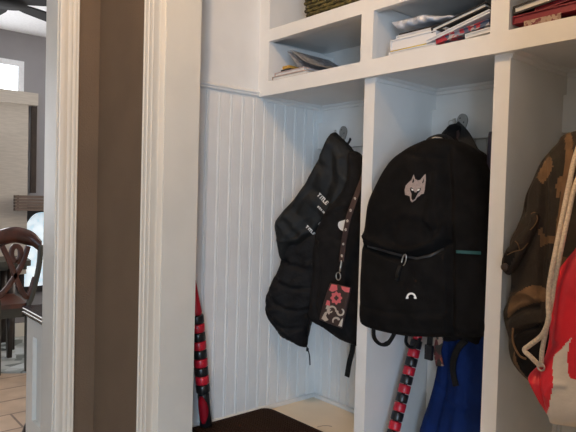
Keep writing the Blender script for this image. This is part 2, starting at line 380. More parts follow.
# wall with the doorway to the dining room
tag(box('wall_doorway', (XK, .676, 0), (XC, YJ1, ZC), M_TAUPE), kind=S)
tag(box('wall_doorway_top', (XK, -.30, 2.08), (XC, .676, ZC), M_TAUPE), kind=S)
tag(box('wall_doorway_near', (XK, -3.3, 0), (XC, -.30, ZC), M_TAUPE), kind=S)
tag(box('trim_5', (XK-.004, .664, 0), (XC+.002, .676, 2.08), M_JAMB, bevel=.0015), kind=S)
casing('trim_6', 'y', XC, .668, .735, 0, 2.14, M_TRIM, th=.018, flip=True)
tag(box('trim_7', (XC, -.37, 2.08), (XC+.016, .668, 2.15), M_TRIM), kind=S)
casing('trim_8', 'y', XC, -.37, -.304, 0, 2.08, M_TRIM, th=.018)
# rest of the hall, with the daylight window at the right behind the camera
tag(box('wall_hall_rear', (XK, -3.4, 0), (2.6, -3.3, ZC), M_HALL), kind=S)
WX = 2.6; WY = (-3.15, -1.5); WZ = (.1, 2.1)
for i, (a_, b_) in enumerate([((WX, -3.4, 0), (WX+.1, .95, WZ[0])), ((WX, -3.4, WZ[1]), (WX+.1, .95, ZC)), ((WX, -3.4, WZ[0]), (WX+.1, WY[0], WZ[1])), ((WX, WY[1], WZ[0]), (WX+.1, .95, WZ[1]))]):
    tag(box('wall_hall_right_' + ['low', 'high', 'rear', 'front'][i], a_, b_, M_HALL), kind=S)
wf = bmesh.new()
for a_, b_ in [((WX-.02, WY[0]-.07, WZ[0]-.07), (WX, WY[1]+.07, WZ[0])), ((WX-.02, WY[0]-.07, WZ[1]), (WX, WY[1]+.07, WZ[1]+.07)), ((WX-.02, WY[0]-.07, WZ[0]), (WX, WY[0], WZ[1])), ((WX-.02, WY[1], WZ[0]), (WX, WY[1]+.07, WZ[1])), ((WX+.03, -2.35, WZ[0]), (WX+.06, -2.31, WZ[1]))]: addbox(wf, a_, b_)
tag(fin(wf, 'window_1', M_TRIM), kind=S)
# dining room shell
KX = -5.0
tag(box('wall_dining_far', (KX-.1, -2.4, 0), (KX, 3.2, ZC), M_GREYWALL), kind=S)
tag(box('wall_dining_side', (KX, 3.1, 0), (XW-.1, 3.2, ZC), M_GREYWALL), kind=S)
tag(box('wall_dining_near', (KX, -2.4, 0), (XK, -2.3, ZC), M_GREYWALL), kind=S)
tag(box('wall_dining_hall', (XK, YJ1, 0), (XK+.1, 3.1, ZC), M_GREYWALL), kind=S)
tag(box('baseboard_far', (KX, -2.3, 0), (KX+.015, 3.1, .12), M_TRIM), kind=S)
# ------------------------------------------------------------------ locker unit
SW = AY(268.6, 60, YF).x-XW; print('SW', SW)
LK = thing('mudroom_locker', 'white painted built-in locker with open coat cubbies below small shelf cubbies', 'locker', ((XW+XR)/2, YF, ZB))
DP = YF+.02
box('bottom_rail', (XW, YF, ZR0), (XR, YF+.02, ZR1), M_PAINT, LK, .0015)
box('shelf', (XW+.001, DP, ZR0+.006), (XR-.001, YB, ZR1), M_PAINT, LK)
box('upper_rail', (XW, YF, ZU0), (XR, YF+.02, ZU1), M_PAINT, LK, .0015)
box('shelf', (XW+.001, DP, ZU0+.022), (XR-.001, YB, ZU1), M_PAINT, LK)
box('top_rail', (XW, YF, 2.16), (XR, YF+.02, 2.24), M_PAINT, LK, .0015)
box('top_panel', (XW+.001, DP, 2.2), (XR-.001, YB, 2.22), M_PAINT, LK)
box('left_stile', (XW, YF, ZR1), (XW+SW, YF+.02, ZU0), M_PAINT, LK, .001)
box('left_stile', (XW, YF, ZU1), (XW+SW, YF+.02, 2.16), M_PAINT, LK, .001)
box('side_panel', (XW+.001, DP, ZR1), (XW+SW-.001, YB, ZU0), M_PAINT, LK)
box('side_panel', (XW+.001, DP, ZU1), (XW+SW-.001, YB, 2.2), M_PAINT, LK)
for P_ in (P1, P2):
    box('partition', (P_[0], YP, ZB), (P_[1], YB, ZR0+.006), M_PAINT, LK, .0012)
    box('upper_stile', (P_[0]-.004, YF, ZR1), (P_[1]+.002, YF+.02, ZU0), M_PAINT, LK, .001)
    box('upper_partition', (P_[0], DP, ZR1), (P_[1], YB, ZU0+.02), M_PAINT, LK)
    box('upper_stile', (P_[0]-.004, YF, ZU1), (P_[1]+.002, YF+.02, 2.16), M_PAINT, LK, .001)
    box('upper_partition', (P_[0], DP, ZU1), (P_[1], YB, 2.2), M_PAINT, LK)
bp = beadboard('back_panel', 'x', YB, XW, XR, ZB, 1.46, M_PAINT, LK, start=.01)
box('upper_back_panel', (XW, YB, 1.46), (XR, YB+.012, 2.2), M_PAINT, LK)
bays = [(XW, P1[0]), (P1[1], P2[0]), (P2[1], XR)]
ZH1 = 1.497; ZH0 = AY(459, 139.5, YB-.018).z
def hook(x, z):
    pts = [Vector((x + .018*math.cos(t)*(1.0 if math.sin(t) > 0 else 1+.25*math.sin(t)), 0, z + .023*math.sin(t)*(1.0 if math.sin(t) > 0 else 1.3))) for t in [2*math.pi*k/28 for k in range(28)]]
    hb = prism('coat_hook', [(p.x, p.z) for p in pts], 'y', YB-.0235, YB-.018, M_HOOK, LK, bevel=.0012)
    bm = bmesh.new()
    addtube(bm, catmull([(x, YB-.020, z-.014), (x, YB-.034, z-.026), (x, YB-.052, z-.024), (x, YB-.060, z-.008), (x, YB-.064, z+.004)], 5), [.0042]*20+[.006], 10)
    addtube(bm, catmull([(x, YB-.020, z-.02), (x, YB-.034, z-.050), (x, YB-.046, z-.056), (x, YB-.054, z-.044)], 5), .0038, 10)
    fin(bm, 'prong', M_METAL, hb, smooth=True)
    for sx, dz in ((-.0065, .010), (.006, -.003)):
        lathe('screw', [(.0001, 0), (.0032, 0), (.0030, .0012), (.0001, .0016)], M_SCREW, hb, Vector((0, -1, 0)), Vector((x+sx, YB-.0222, z+dz)), 12)
h1 = AY(343.5, 131, YB-.02); h2 = AY(462.5, 121.5, YB-.02)
hookx = [[h1.x, h1.x+.24], [h2.x, h2.x+.20], [P2[1]+.10, XR-.09]]
for (a_, b_), hs in zip(bays, hookx):
    box('hook_board', (a_, YB-.018, ZH0), (b_, YB-.001, ZH1), M_PAINT, LK, .002)
    for x in hs: hook(x, h2.z)
    zt = ZR0+.006; c = .014
    pf = lambda s: [(0, 0), (0, -c*1.3), (c*.25, -c*1.2), (c*.35, -c*.6), (c*.8, -c*.35), (c, 0)]
    prism('ceiling_moulding', [(YB-.001-q, zt+w) for q, w in pf(1)], 'x', a_, b_, M_PAINT, LK)
    prism('ceiling_moulding', [(a_+q, zt+w) for q, w in pf(1)], 'y', DP, YB-c, M_PAINT, LK)
    qr = [(0, 0), (.013, 0), (.012, .006), (.008, .011), (0, .013)]
    prism('quarter_round', [(YB-.001-q, ZB+w) for q, w in qr], 'x', a_, b_, M_PAINT, LK)
    prism('quarter_round', [(a_+q, ZB+w) for q, w in qr], 'y', DP if a_ != XW else YJ1+.02, YB-.013, M_PAINT, LK)
# bench
BN = thing('locker_bench', 'cream painted wooden bench seat running along the lockers below the coats', 'bench', ((XW+XR)/2, .95, 0))
box('seat_top', (XW+.001, .925, ZB-.03), (XR-.001, YB+.01, ZB-.0005), M_BENCH, BN, .003)
box('front_panel', (XW+.001, .95, 0), (XR-.001, .97, ZB-.03), M_PAINT, BN)
# ------------------------------------------------------------------ bench mat
c1 = AZ(262, 408, ZB+.012); 
def rounded(poly, r, n=5):
    out = []
    N = len(poly)
    for i in range(N):
        p0 = Vector(poly[i-1]); p1 = Vector(poly[i]); p2 = Vector(poly[(i+1) % N]); a_ = p1+(p0-p1).normalized()*r; b_ = p1+(p2-p1).normalized()*r
        for k in range(n+1): t = k/n; out.append(a_*(1-t)**2+p1*2*t*(1-t)+b_*t*t)
    return out
cnr = AZ(264, 405.5, ZB+.012); rt = AZ(322, 431, ZB+.012)
MT = thing('bench_mat', 'dark brown ribbed rubber mat with rounded corner lying on the bench', 'mat', (cnr.x+.2, cnr.y-.15, ZB))
dirx = (Vector((rt.x, rt.y))-Vector((cnr.x, cnr.y))).normalized(); 
cv = [Vector((XW+.006, cnr.y+.005)), Vector((XW+.006, .93)), Vector((-1.125, .93)), Vector((cnr.x, cnr.y))+dirx*((-1.125-cnr.x)/dirx.x)]
pp = rounded([(v.x, v.y) for v in cv], .045)
prism('mat_sheet', [(v.x, v.y) for v in pp], 'z', ZB, ZB+.010, M_MATR, MT, bevel=.002)
bm = bmesh.new(); xx = XW+.02; pa = np.array([[v.x, v.y] for v in pp])
n_ = Vector((-dirx.y, dirx.x))
for k in range(-60, 80):
    # ribs run along dirx
    o_ = Vector((cnr.x, cnr.y))-Vector((0, .012*k+.0))
    pts = np.array([[o_.x+dirx.x*t, o_.y+dirx.y*t] for t in np.linspace(-.5, 1.0, 300)]); d, _ = sdf(pts, pa); ok = pts[d > .008]
    if len(ok) > 3:
        A = Vector((*ok[0], 0)); B = Vector((*ok[-1], 0)); w = Vector((n_.x, n_.y, 0))*.0028
        vs = [bm.verts.new(q+Vector((0, 0, z))) for q, z in ((A-w, ZB+.0095), (A+w, ZB+.0095), (B+w, ZB+.0095), (B-w, ZB+.0095))]; vt = [bm.verts.new(q+Vector((0, 0, ZB+.0125))) for q in (A-w*.6, A+w*.6, B+w*.6, B-w*.6)]
        bm.faces.new(vt)
        for i in range(4): bm.faces.new((vs[i], vs[(i+1) % 4], vt[(i+1) % 4], vt[i]))
tag(fin(bm, 'ribbing', M_MATR, MT), kind='stuff')
# dry twig on the bench
tw = thing('twig', 'tiny dry twig lying on the bare cream bench beside the mat', 'twig', AZ(319, 427, ZB))
bm = bmesh.new(); a_ = AZ(317, 427, ZB+.002)
addtube(bm, catmull([a_, AZ(325, 425.5, ZB+.004), AZ(332, 426.5, ZB+.002)], 4), .0009, 6); addtube(bm, [a_, AZ(317.5, 427, ZB+.010), AZ(318.5, 427, ZB+.022)], .0009, 6)
fin(bm, 'stem', M_TANBOOK, tw)
# ------------------------------------------------------------------ roller sticks
def roller(label, top, bot, r, n, seq, hl, cat='massage stick', grp=None):
    """bar with handle grips at both ends and a run of red/black rings between them"""
    ax = (bot-top).normalized(); L = (bot-top).length
    t = thing('massage_stick', label, cat, bot)
    lathe('bar', [(.005, 0), (.005, L)], M_BLKPL, t, ax, top, 12)
    gr = [(.0001, 0), (r*.30, .002), (r*.42, hl*.25), (r*.60, hl*.6), (r*.80, hl*.92), (r*.72, hl)]
    lathe('grip', gr, M_RED, t, ax, top, 16)
    g2 = lathe('grip', [(r*.72, 0), (r*.86, hl*.08), (r*.80, hl*.55), (r*.92, hl*.95), (r*.5, hl)], M_BLKPL, t, ax, bot-ax*hl, 16)
    # red inlay on the lower grip, facing the room
    side = Vector((.8, -.6, 0)); side = (side-ax*side.dot(ax)).normalized(); bi = ax.cross(side); bm = bmesh.new()
    rows = []
    for k in range(9):
        u = k/8; ww = (.15+1.0*math.sin(math.pi*min(1, u*.9+.05)))*.9; hh = hl*(.05+.8*u); rr = r*.90
        rows.append([bm.verts.new(bot-ax*hl+ax*(hh)+side*(rr*math.cos(th))+bi*(rr*math.sin(th))) for th in [ww*(j/6-.5)*2 + .3 for j in range(7)]])
    for k in range(8):
        for j in range(6): bm.faces.new((rows[k][j], rows[k][j+1], rows[k+1][j+1], rows[k+1][j]))
    bmesh.ops.solidify(bm, geom=bm.faces[:], thickness=.0015)
    fin(bm, 'grip_inlay', M_RED, g2, smooth=True)
    bl = (L-2*hl)/n
    for i in range(n):
        pr = [(r*.55, .001), (r*.93, bl*.04), (r, bl*.14), (r, bl*.86), (r*.93, bl*.96), (r*.55, bl-.001)]
        lathe('roller_ring', pr, M_RED if seq[i % len(seq)] == 'r' else M_BLKPL, t, ax, top+ax*(hl+bl*i), 20)
    return t
roller('red and black ringed massage stick leaning in the bench corner by the doorway', AX(193.5, 279, -1.570), Vector((AX(206, 432, -1.566).x, AX(206, 432, -1.566).y, ZB+.013)), .0225, 9, 'brbrbrbrb', .115)
s2t = AY(424, 312, 1.43); s2b = AY(392, 437, 1.30); s2b = s2t+(s2b-s2t)*((s2t.z-ZB-.002)/(s2t.z-s2b.z))
roller('red and black ringed massage stick standing below the wolf backpack', s2t, s2b, .0175, 11, 'brbrbrbrbrb', .085)
# ------------------------------------------------------------------ first cubby : coats
hk = Vector((h1.x, YB-.055, h2.z-.01))
J1 = thing('puffer_jacket', 'black quilted puffer jacket hanging lowest at the left of the first cubby', 'jacket', (-1.5, 1.42, 1.0))
qu = [([(276, 270), (290, 283), (306, 288), (322, 287)], -.011, .006), ([(270, 287), (285, 303), (303, 310), (318, 308)], -.011, .006), ([(268, 302), (282, 320), (298, 328), (314, 325)], -.011, .006), ([(271, 320), (284, 333), (298, 341)], -.009, .005), ([(283, 255), (298, 264), (314, 268)], -.011, .006)]
pj = puff('quilted_body', [(300, 225), (286, 246), (283, 264), (273, 285), (268, 302), (270, 316), (277, 328), (284, 337), (294, 342), (300, 345), (306, 347), (308, 336), (313, 318), (322, 312), (335, 300), (338, 250), (325, 225)], 1.262, M_BLACK2, J1, Tf=.05, Tb=.03, R=.05, a=.75, ref=(-1.56, .83), creases=qu, nz=(.007, 16), nz2=(.006, 22, 60, .8, .6))
tube('zipper', [onsurf(x, y, pj, .002) for x, y in [(312, 262), (316, 275), (314, 290), (313, 305), (310, 320), (307, 335)]], 1, M_ZIP, J1, flat=(.010, .003), face=(0, -1, 0))
cd = catmull([AY(306, 345, 1.37), AY(308, 350, 1.36), AY(309.5, 356, 1.365), AY(310, 365, 1.37)], 4)
tube('drawcord', cd, .0022, M_STRAP, J1, 8); lathe('cord_stop', [(.0001, 0), (.005, .001), (.005, .011), (.0001, .012)], M_BLKPL, J1, Vector((0, 0, -1)), AY(307.5, 348, 1.362), 12)
J2 = thing('nylon_jacket', 'black smooth jacket with small white lettering hanging on the hook of the first cubby', 'jacket', (-1.4, 1.38, 1.42))
cr2 = [([(332, 140), (322, 170), (305, 200), (285, 225)], .008, .012), ([(337, 150), (335, 185), (320, 215), (295, 240)], -.008, .010), ([(345, 160), (345, 190), (330, 218)], .007, .010), ([(283, 240), (300, 240), (318, 228)], .005, .006), ([(326, 165), (316, 190), (300, 212)], -.006, .008)]
nj = puff('jacket_body', [(335, 132), (342, 138), (350, 146), (359, 158), (366, 175), (364, 200), (350, 210), (338, 216), (327, 222), (313, 236), (303, 244), (293, 247), (288, 256), (284, 263), (280, 248), (278.5, 238), (276.5, 223), (284, 212), (302, 191), (316, 167), (327, 145), (331, 136)], 1.265, M_BLACK3, J2, Tf=.035, Tb=.025, R=.045, a=.62, ref=(-1.52, 1.13), creases=cr2, nz=(.007, 12), nz2=(.010, 34, 9, .8, .6))
tube('hanger_loop', catmull([hk+Vector((-.012, 0, -.03)), hk+Vector((0, .0, .004)), hk+Vector((.012, .0, -.03))], 5), .002, M_STRAP, J2, 8)
tube('collar_strap', catmull([AY(346, 146, 1.40), AY(349, 142, 1.385), AY(350.5, 138.5, 1.38)], 4), 1, M_STRAP, J2, flat=(.009, .003), face=(0, -1, .2))
# little stroke lettering
GLY = {'T': [((0, 1), (1, 1)), ((.5, 1), (.5, 0))], 'I': [((.5, 1), (.5, 0))], 'L': [((0, 1), (0, 0)), ((0, 0), (.9, 0))], 'E': [((0, 1), (0, 0)), ((0, 1), (.9, 1)), ((0, .5), (.8, .5)), ((0, 0), (.9, 0))],
       'B': [((0, 1), (0, 0)), ((0, 1), (.8, .9)), ((.8, .9), (.7, .5)), ((0, .5), (.8, .4)), ((.8, .4), (.7, 0)), ((.7, 0), (0, 0))], 'O': [((0, 1), (0, 0)), ((0, 1), (.9, 1)), ((.9, 1), (.9, 0)), ((0, 0), (.9, 0))],
       'X': [((0, 0), (.9, 1)), ((0, 1), (.9, 0))], 'N': [((0, 0), (0, 1)), ((0, 1), (.9, 0)), ((.9, 0), (.9, 1))], 'G': [((.9, 1), (0, 1)), ((0, 1), (0, 0)), ((0, 0), (.9, 0)), ((.9, 0), (.9, .5)), ((.9, .5), (.5, .5))]}
def text_polys(s, o, u, adv, hgt, wd, sw):
    """o start px (baseline), u unit direction of reading, v up"""
    u = Vector(u).normalized(); v = Vector((u.y, -u.x)); out = []; x = 0
    for ch in s:
        for (a0, a1), (b0, b1) in GLY[ch]:
            A = Vector(o)+u*(x+a0*wd)+v*(a1*hgt); B = Vector(o)+u*(x+b0*wd)+v*(b1*hgt); d = (B-A).normalized()*sw*.5; n = Vector((-d.y, d.x))
            out.append([tuple(A-d+n), tuple(B+d+n), tuple(B+d-n), tuple(A-d-n)])
        x += adv if ch != 'I' else adv*.75
    return out
u = (.70, .72)
decal('white_lettering', text_polys('TITLE', (317.2, 195.5), u, 2.9, 3.4, 2.0, .75), nj, M_WHITE, J2, h=.3, th=.0015)
decal('white_lettering', text_polys('BOXING', (317.5, 207.0), u, 2.1, 1.5, 1.2, .45), nj, M_WHITE, J2, h=.22, th=.0015)
decal('white_lettering', text_polys('TITLE', (305.8, 227.0), u, 2.6, 2.2, 1.7, .8), nj, M_WHITE, J2, h=.3, th=.0015)
decal('grey_lettering', text_polys('BOX', (318.4, 224.0), u, 2.8, 2.6, 1.6, .6), nj, M_SILVER, J2, h=.3, th=.0015)
J3 = thing('athletic_bag', 'black cloth sports bag with white curved emblem behind the flowered wallet', 'bag', (-1.25, 1.36, 1.30))
bg = puff('bag_body', [(352, 152), (364, 160), (369, 200), (369, 260), (369, 346), (360, 346), (354, 344), (342, 339), (328, 329), (313, 318), (315, 295), (317, 270), (318, 250), (320, 232), (325, 220), (332, 206), (342, 196), (350, 180)], 1.365, M_BLACK4, J3, Tf=.05, Tb=.03, R=.05, a=.25, ref=(-1.33, 1.1),
          creases=[([(328, 215), (338, 212), (352, 205), (362, 200)], .006, .008), ([(322, 235), (330, 260), (326, 300), (330, 322)], -.008, .008), ([(330, 305), (345, 318), (358, 325)], .006, .008), ([(323, 245), (336, 236), (350, 240)], -.005, .006)], nz=(.007, 12))
decal('curved_emblem', [[(338.4, 222.5), (341, 221), (347.5, 219.3), (345, 222.3), (344.8, 225.5), (347.2, 228.5), (348.2, 230.2), (344.5, 231.4), (340.5, 229.8), (338.2, 226.5)]], bg, M_WHITE, J3, h=.5, sm=3)
tube('shoulder_strap', catmull([AY(353.5, 338, 1.40), AY(352.5, 350, 1.395), AY(349.5, 362, 1.39), AY(347, 376.5, 1.392)], 5), 1, M_STRAP, J3, flat=(.017, .004), face=(.3, -1, 0))
# wristlet wallet on lanyard
YW = 1.285
W = thing('lanyard_wallet', 'small pink and brown flowered wallet hanging from a lanyard over the black bag', 'wallet', AY(338, 265, YW))
wal = puff('wallet', [(330.7, 282.8), (341, 285), (351, 287.5), (349, 297), (345, 316), (342, 328.5), (331, 324.5), (319.6, 320), (324, 303)], YW, M_BROWNCLOTH, W, Tf=.008, Tb=.008, R=.010, h=.0025, nz=(0, 9), sm=0, a=-.3)
def circ(cx, cy, r, n=10, k=1, ph=0, lob=0, amp=0): return [(cx+(r+amp*math.cos(lob*2*math.pi*i/n))*math.cos(2*math.pi*i/n+ph)*k, cy+(r+amp*math.cos(lob*2*math.pi*i/n))*math.sin(2*math.pi*i/n+ph)) for i in range(n)]
decal('pink_flowers', [circ(336.3, 298, 6.0, 40, .9, 0, 8, .9), [(331.5, 284), (337, 285.2), (337.5, 290), (332, 292), (329, 290)], [(341, 286), (350, 288), (349.3, 292.5), (345, 292), (342, 289.5)], [(327, 300), (330, 301), (330, 306), (325.5, 305)]], wal, M_PINK, W, h=.5)
decal('flower_centre', [circ(336.3, 298, 2.3, 16, .9, 0, 4, .5)], wal, M_BROWNCLOTH, W, h=.4, th=.0026, lift=.0012)
def arcpoly(cx, cy, r, a0, a1, w0, w1, n=10):
    A = []; B = []
    for i in range(n+1):
        t = i/n; an = a0+(a1-a0)*t; w = w0+(w1-w0)*t; A.append((cx+(r+w)*math.cos(an), cy+(r+w)*math.sin(an))); B.append((cx+(r-w)*math.cos(an), cy+(r-w)*math.sin(an)))
    return A+B[::-1]
decal('cream_scrolls', [arcpoly(332, 310.5, 4.0, 2.2, 6.6, 1.3, .7), arcpoly(330.5, 311, 1.4, 0, 5, .7, .5), arcpoly(340.5, 312, 3.2, -1.2, 3.6, .7, 1.1), arcpoly(336, 321, 3.2, 2.6, 6.0, .6, 1.2), [(321.5, 318.5), (325, 312), (327.5, 311.5), (326, 316), (328.5, 320), (325, 321.4)], [(338, 325.8), (341, 320), (343.2, 318), (342, 326.8)], [(325.5, 309), (327, 304.8), (329.3, 305.5), (328, 309)]], wal, M_CREAMPR, W, h=.4)
ring_c = AY(338.3, 276.2, YW-.003)
tube('key_ring', [ring_c+Vector((.0095*math.cos(t), 0, .012*math.sin(t))) for t in [2*math.pi*k/24 for k in range(24)]], .0016, M_METAL, W, 8, closed=True)
tube('clasp', catmull([AY(340, 271.5, YW-.003), AY(340.3, 268, YW-.006), AY(341, 264.5, YW-.003), AY(341.5, 260.5, YW)], 4), .0028, M_METAL, W, 8)
lp = catmull([AY(341.5, 262, YW), AY(343, 248, YW+.006), AY(345, 235, YW-.003), AY(348.5, 218, YW-.004), AY(354, 202, YW+.004), AY(362, 180, YW+.04), AY(367, 160, 1.40)], 6)
lan = tube('lanyard_strap', lp, 1, M_BROWNCLOTH, W, flat=(.017, .003), face=(.2, -1, 0))
bm = bmesh.new()
for k, i in enumerate([3, 8, 14, 17, 21, 25]):
    c = lp[i]+Vector((.2, -1, 0)).normalized()*.0022
    for j in range(5):
        an = j*2*math.pi/5+k; q = c+Vector((math.cos(an)*.0030, 0, math.sin(an)*.0030)); 
        bmesh.ops.create_uvsphere(bm, u_segments=8, v_segments=5, radius=.0020, matrix=Matrix.Translation(q) @ Matrix.Diagonal((1, .4, 1, 1)))
fin(bm, 'cream_blossoms', M_CREAMPR, W)
# ------------------------------------------------------------------ second cubby
bj = thing('hooded_jacket', 'plain black hooded jacket hanging behind the wolf backpack at its right', 'jacket', (-.85, 1.42, 1.4))
bjo = puff('jacket_body', [(452, 126), (456, 123.5), (462, 128), (470, 140), (478, 149), (485, 154), (489, 168), (489, 250), (487, 338), (470, 341), (440, 338), (430, 300), (430, 180), (442, 140)], 1.445, M_BLACK4, bj, Tf=.055, Tb=.04, R=.05, a=-.1, creases=[([(462, 140), (468, 200), (464, 330)], -.014, .008), ([(475, 160), (480, 250), (476, 335)], .01, .01), ([(457, 128), (464, 150), (470, 165)], .01, .01)], nz=(.008, 10))
tube('zip_cord', catmull([onsurf(467, 175, bjo, .004), onsurf(468, 190, bjo, .004), onsurf(472, 205, bjo, .004), onsurf(474, 212, bjo, .004)], 3), .0013, M_SILVER, bj, 6)
decal('hanging_tab', [[(456.5, 131), (459, 130), (460, 135), (458.5, 141), (456.5, 138)]], bjo, M_BROWNCLOTH, bj, h=.6, th=.003)
hk2 = Vector((h2.x, YB-.058, h2.z-.008))
lr = [hk2+Vector((.008*math.cos(t)-.012, -.004, .008*math.sin(t))) for t in [2*math.pi*k/20 for k in range(20)]]
tube('hanger_ring', lr, .0014, M_METAL, bj, 8, closed=True)
nv = thing('navy_garment', 'narrow strip of navy blue cloth hanging at the right edge of the second cubby', 'garment', (-.73, 1.38, 1.4))
puff('cloth_fold', [(489, 133), (494, 135), (500, 150), (500, 245), (487, 245), (486.5, 170)], 1.39, M_NAVY, nv, Tf=.012, Tb=.03, R=.02, nz=(.003, 20))
BP = thing('wolf_backpack', 'large black backpack with grey wolf head emblem filling the second cubby', 'backpack', (-.93, 1.25, .86))
bpf = [(452, 140), (438, 138), (427, 141), (411, 149), (396, 161), (384, 180), (374, 204), (371, 226), (368.5, 242), (367, 270), (366, 300), (366, 316), (370, 325), (386, 331), (413, 336), (450, 339), (470, 340), (479, 335), (481, 315), (480, 270), (479, 230), (476, 195), (472, 170), (464, 150)]
warpf = lambda P: .22*np.maximum(0, P[:, 0]-(-.885))*1.0 + .20*np.maximum(0, P[:, 0]+.85)
body = puff('pack_body', bpf, 1.205, M_BLACK, BP, Tf=.055, Tb=.10, R=.060, p=2.6, h=.005, a=.12, b=.10, warp=warpf, ref=(-.93, 1.1), nz=(.005, 8), nz2=(.006, 26, 8, .8, .6),
    creases=[([(366, 232), (385, 240), (420, 250), (445, 240), (452, 225)], .012, .006), ([(364, 242), (390, 251), (417, 257), (440, 252), (452, 243)], -.016, .0055), ([(453, 150), (455, 200), (455, 250), (454, 335)], -.016, .006), ([(363, 300), (400, 310), (450, 312)], -.003, .006), ([(440, 222), (444, 232), (446, 243)], .008, .006),
             ([(427, 145), (445, 170), (450, 210)], .006, .010), ([(400, 150), (430, 158), (450, 160)], -.005, .006), ([(395, 230), (415, 215), (438, 218)], .004, .010), ([(364, 322), (400, 330), (450, 333)], .008, .008), ([(448, 175), (440, 215), (444, 225)], .008, .008)])
O = lambda a_, b_: (390+a_/8.64, 165+b_/8.64)
wolf = [O(*q) for q in [(205, 80), (218, 122), (240, 133), (262, 128), (285, 98), (308, 75), (310, 130), (303, 180), (300, 215), (292, 248), (270, 252), (255, 268), (235, 280), (222, 300), (208, 312), (190, 322), (176, 306), (172, 272), (150, 262), (130, 258), (126, 215), (136, 178), (160, 150), (186, 128), (194, 104)]]
em = decal('wolf_emblem', [wolf], body, M_WOLF, BP, h=.35, th=.002)
decal('wolf_markings', [[O(*q) for q in l] for l in [[(180, 190), (200, 205), (212, 235), (228, 237), (245, 208), (268, 198), (262, 225), (245, 240), (232, 262), (214, 296), (194, 305), (184, 288), (186, 250), (172, 215)], [(192, 150), (202, 110), (208, 142), (198, 155)], [(278, 150), (296, 108), (290, 150), (282, 160)]]], body, M_BLACK, em, h=.3, th=.0034, lift=.0015)
decal('wolf_eyes', [[O(*q) for q in l] for l in [[(182, 205), (198, 208), (204, 222), (190, 220)], [(235, 214), (258, 206), (252, 220), (238, 224)]]], body, M_WHITE, em, h=.25, th=.005, lift=.003)
decal('arc_logo', [arcpoly(411.2, 297.5, 4.0, math.pi*1.02, math.pi*1.98, .95, .95, 14), [(406.0, 297), (408.6, 297), (408.4, 298.8), (405.8, 298.8)], [(413.8, 297), (416.4, 297), (416.6, 298.8), (414, 298.8)]], body, M_WHITE, BP, h=.35, th=.002)
decal('teal_tape', [[(456, 250.2), (481, 251.4), (481, 254.6), (456, 253.2)]], body, M_TEAL, BP, h=.8, th=.002)
tube('pocket_zip', [onsurf(x, y, body, .003) for x, y in [(368, 246), (380, 249.5), (392, 253), (404, 256), (417, 258.5), (430, 256), (444, 249)]], 1, M_ZIP, BP, flat=(.006, .004), face=(0, -1, 0))
c0 = onsurf(404, 260, body, .008); ca = []
for k in range(22):
    t = 2*math.pi*k/22; ca.append(c0+Vector((.0058*math.cos(t)+.006*math.sin(t)*.55, 0, .0145*math.sin(t))))
tube('carabiner', ca, .0016, M_METAL, BP, 8, closed=True)
tube('zip_pull', [onsurf(x, y, body, .004) for x, y in [(400, 266), (398, 272), (396.5, 280)]], 1, M_STRAP, BP, flat=(.009, .004), face=(0, -1, 0))
tube('grab_handle', catmull([AY(428, 146, 1.27), AY(431, 138.5, 1.285), AY(440, 135.5, 1.30), AY(447, 137, 1.315), AY(452, 143, 1.32)], 5), 1, M_STRAP, BP, flat=(.02, .006), face=(0, -.3, 1))
tube('handle_piping', catmull([AY(430, 140.5, 1.265), AY(434, 137.5, 1.27), AY(441, 138, 1.285), AY(446, 141.5, 1.29)], 4), .0016, M_CORD, BP, 6)
tube('webbing_loop', catmull([AY(374, 325, 1.25), AY(374, 337, 1.25), AY(380, 344, 1.25), AY(388, 343, 1.255), AY(394, 334, 1.26), AY(395, 328, 1.265)], 5), 1, M_STRAP, BP, flat=(.014, .003), face=(1, 0, .6))
tube('webbing_loop', catmull([AY(407, 333, 1.29), AY(406, 342, 1.29), AY(410, 347, 1.29), AY(416, 346, 1.295), AY(420, 338, 1.30)], 5), 1, M_STRAP, BP, flat=(.011, .003), face=(1, 0, .6))
# second shoulder strap up to the hook
tube('shoulder_strap', catmull([AY(470, 330, 1.34), AY(484, 290, 1.34), AY(486, 230, 1.35), AY(480, 175, 1.36), AY(466, 140, 1.40), Vector((hk2.x, hk2.y, hk2.z-.01))], 6), 1, M_STRAP, BP, flat=(.035, .008), face=(.5, -1, 0))
# blue bag
BB = thing('blue_drawstring_bag', 'blue nylon sack hanging below the backpack at right of the second cubby', 'bag', (-.85, 1.46, .7))
bbo = puff('sack', [(442, 325), (441, 345), (440, 366), (436, 385), (432, 400), (426, 418), (421, 440), (432, 452), (470, 455), (500, 450), (502, 400), (500, 325)], 1.465, M_BLUE, BB, Tf=.05, Tb=.02, R=.05, a=-.05, creases=[([(455, 335), (452, 390), (440, 440)], -.010, .010), ([(470, 340), (468, 400), (462, 440)], .009, .012), ([(445, 380), (458, 400), (475, 405)], -.006, .008)], nz=(.008, 12))
tube('shoulder_strap', catmull([onsurf(466, 340, bbo, .012), onsurf(459, 347, bbo, .012), onsurf(454, 358, bbo, .012), onsurf(453, 370, bbo, .010), onsurf(456, 386, bbo, .006)], 5), [1-.0*i for i in range(16)]+[1]*5+[.9, .8, .6, .4][:0] if False else 1, M_STRAP, BB, flat=(.018, .005), face=(0, -1, 0))
LN = thing('patterned_lanyard', 'orange and black patterned lanyard with buckle hanging between stick and blue bag', 'lanyard', AY(438, 350, 1.40))
tube('webbing', catmull([AY(440, 330, 1.385), AY(439, 342, 1.385), AY(437.5, 352, 1.385), AY(440, 366, 1.39)], 5), 1, M_LANPAT, LN, flat=(.022, .004), face=(.3, -1, 0))
b0 = AY(429, 352, 1.39)
box('buckle', (b0.x-.012, b0.y-.005, b0.z-.022), (b0.x+.012, b0.y+.005, b0.z+.02), M_BLKPL, LN, .003)
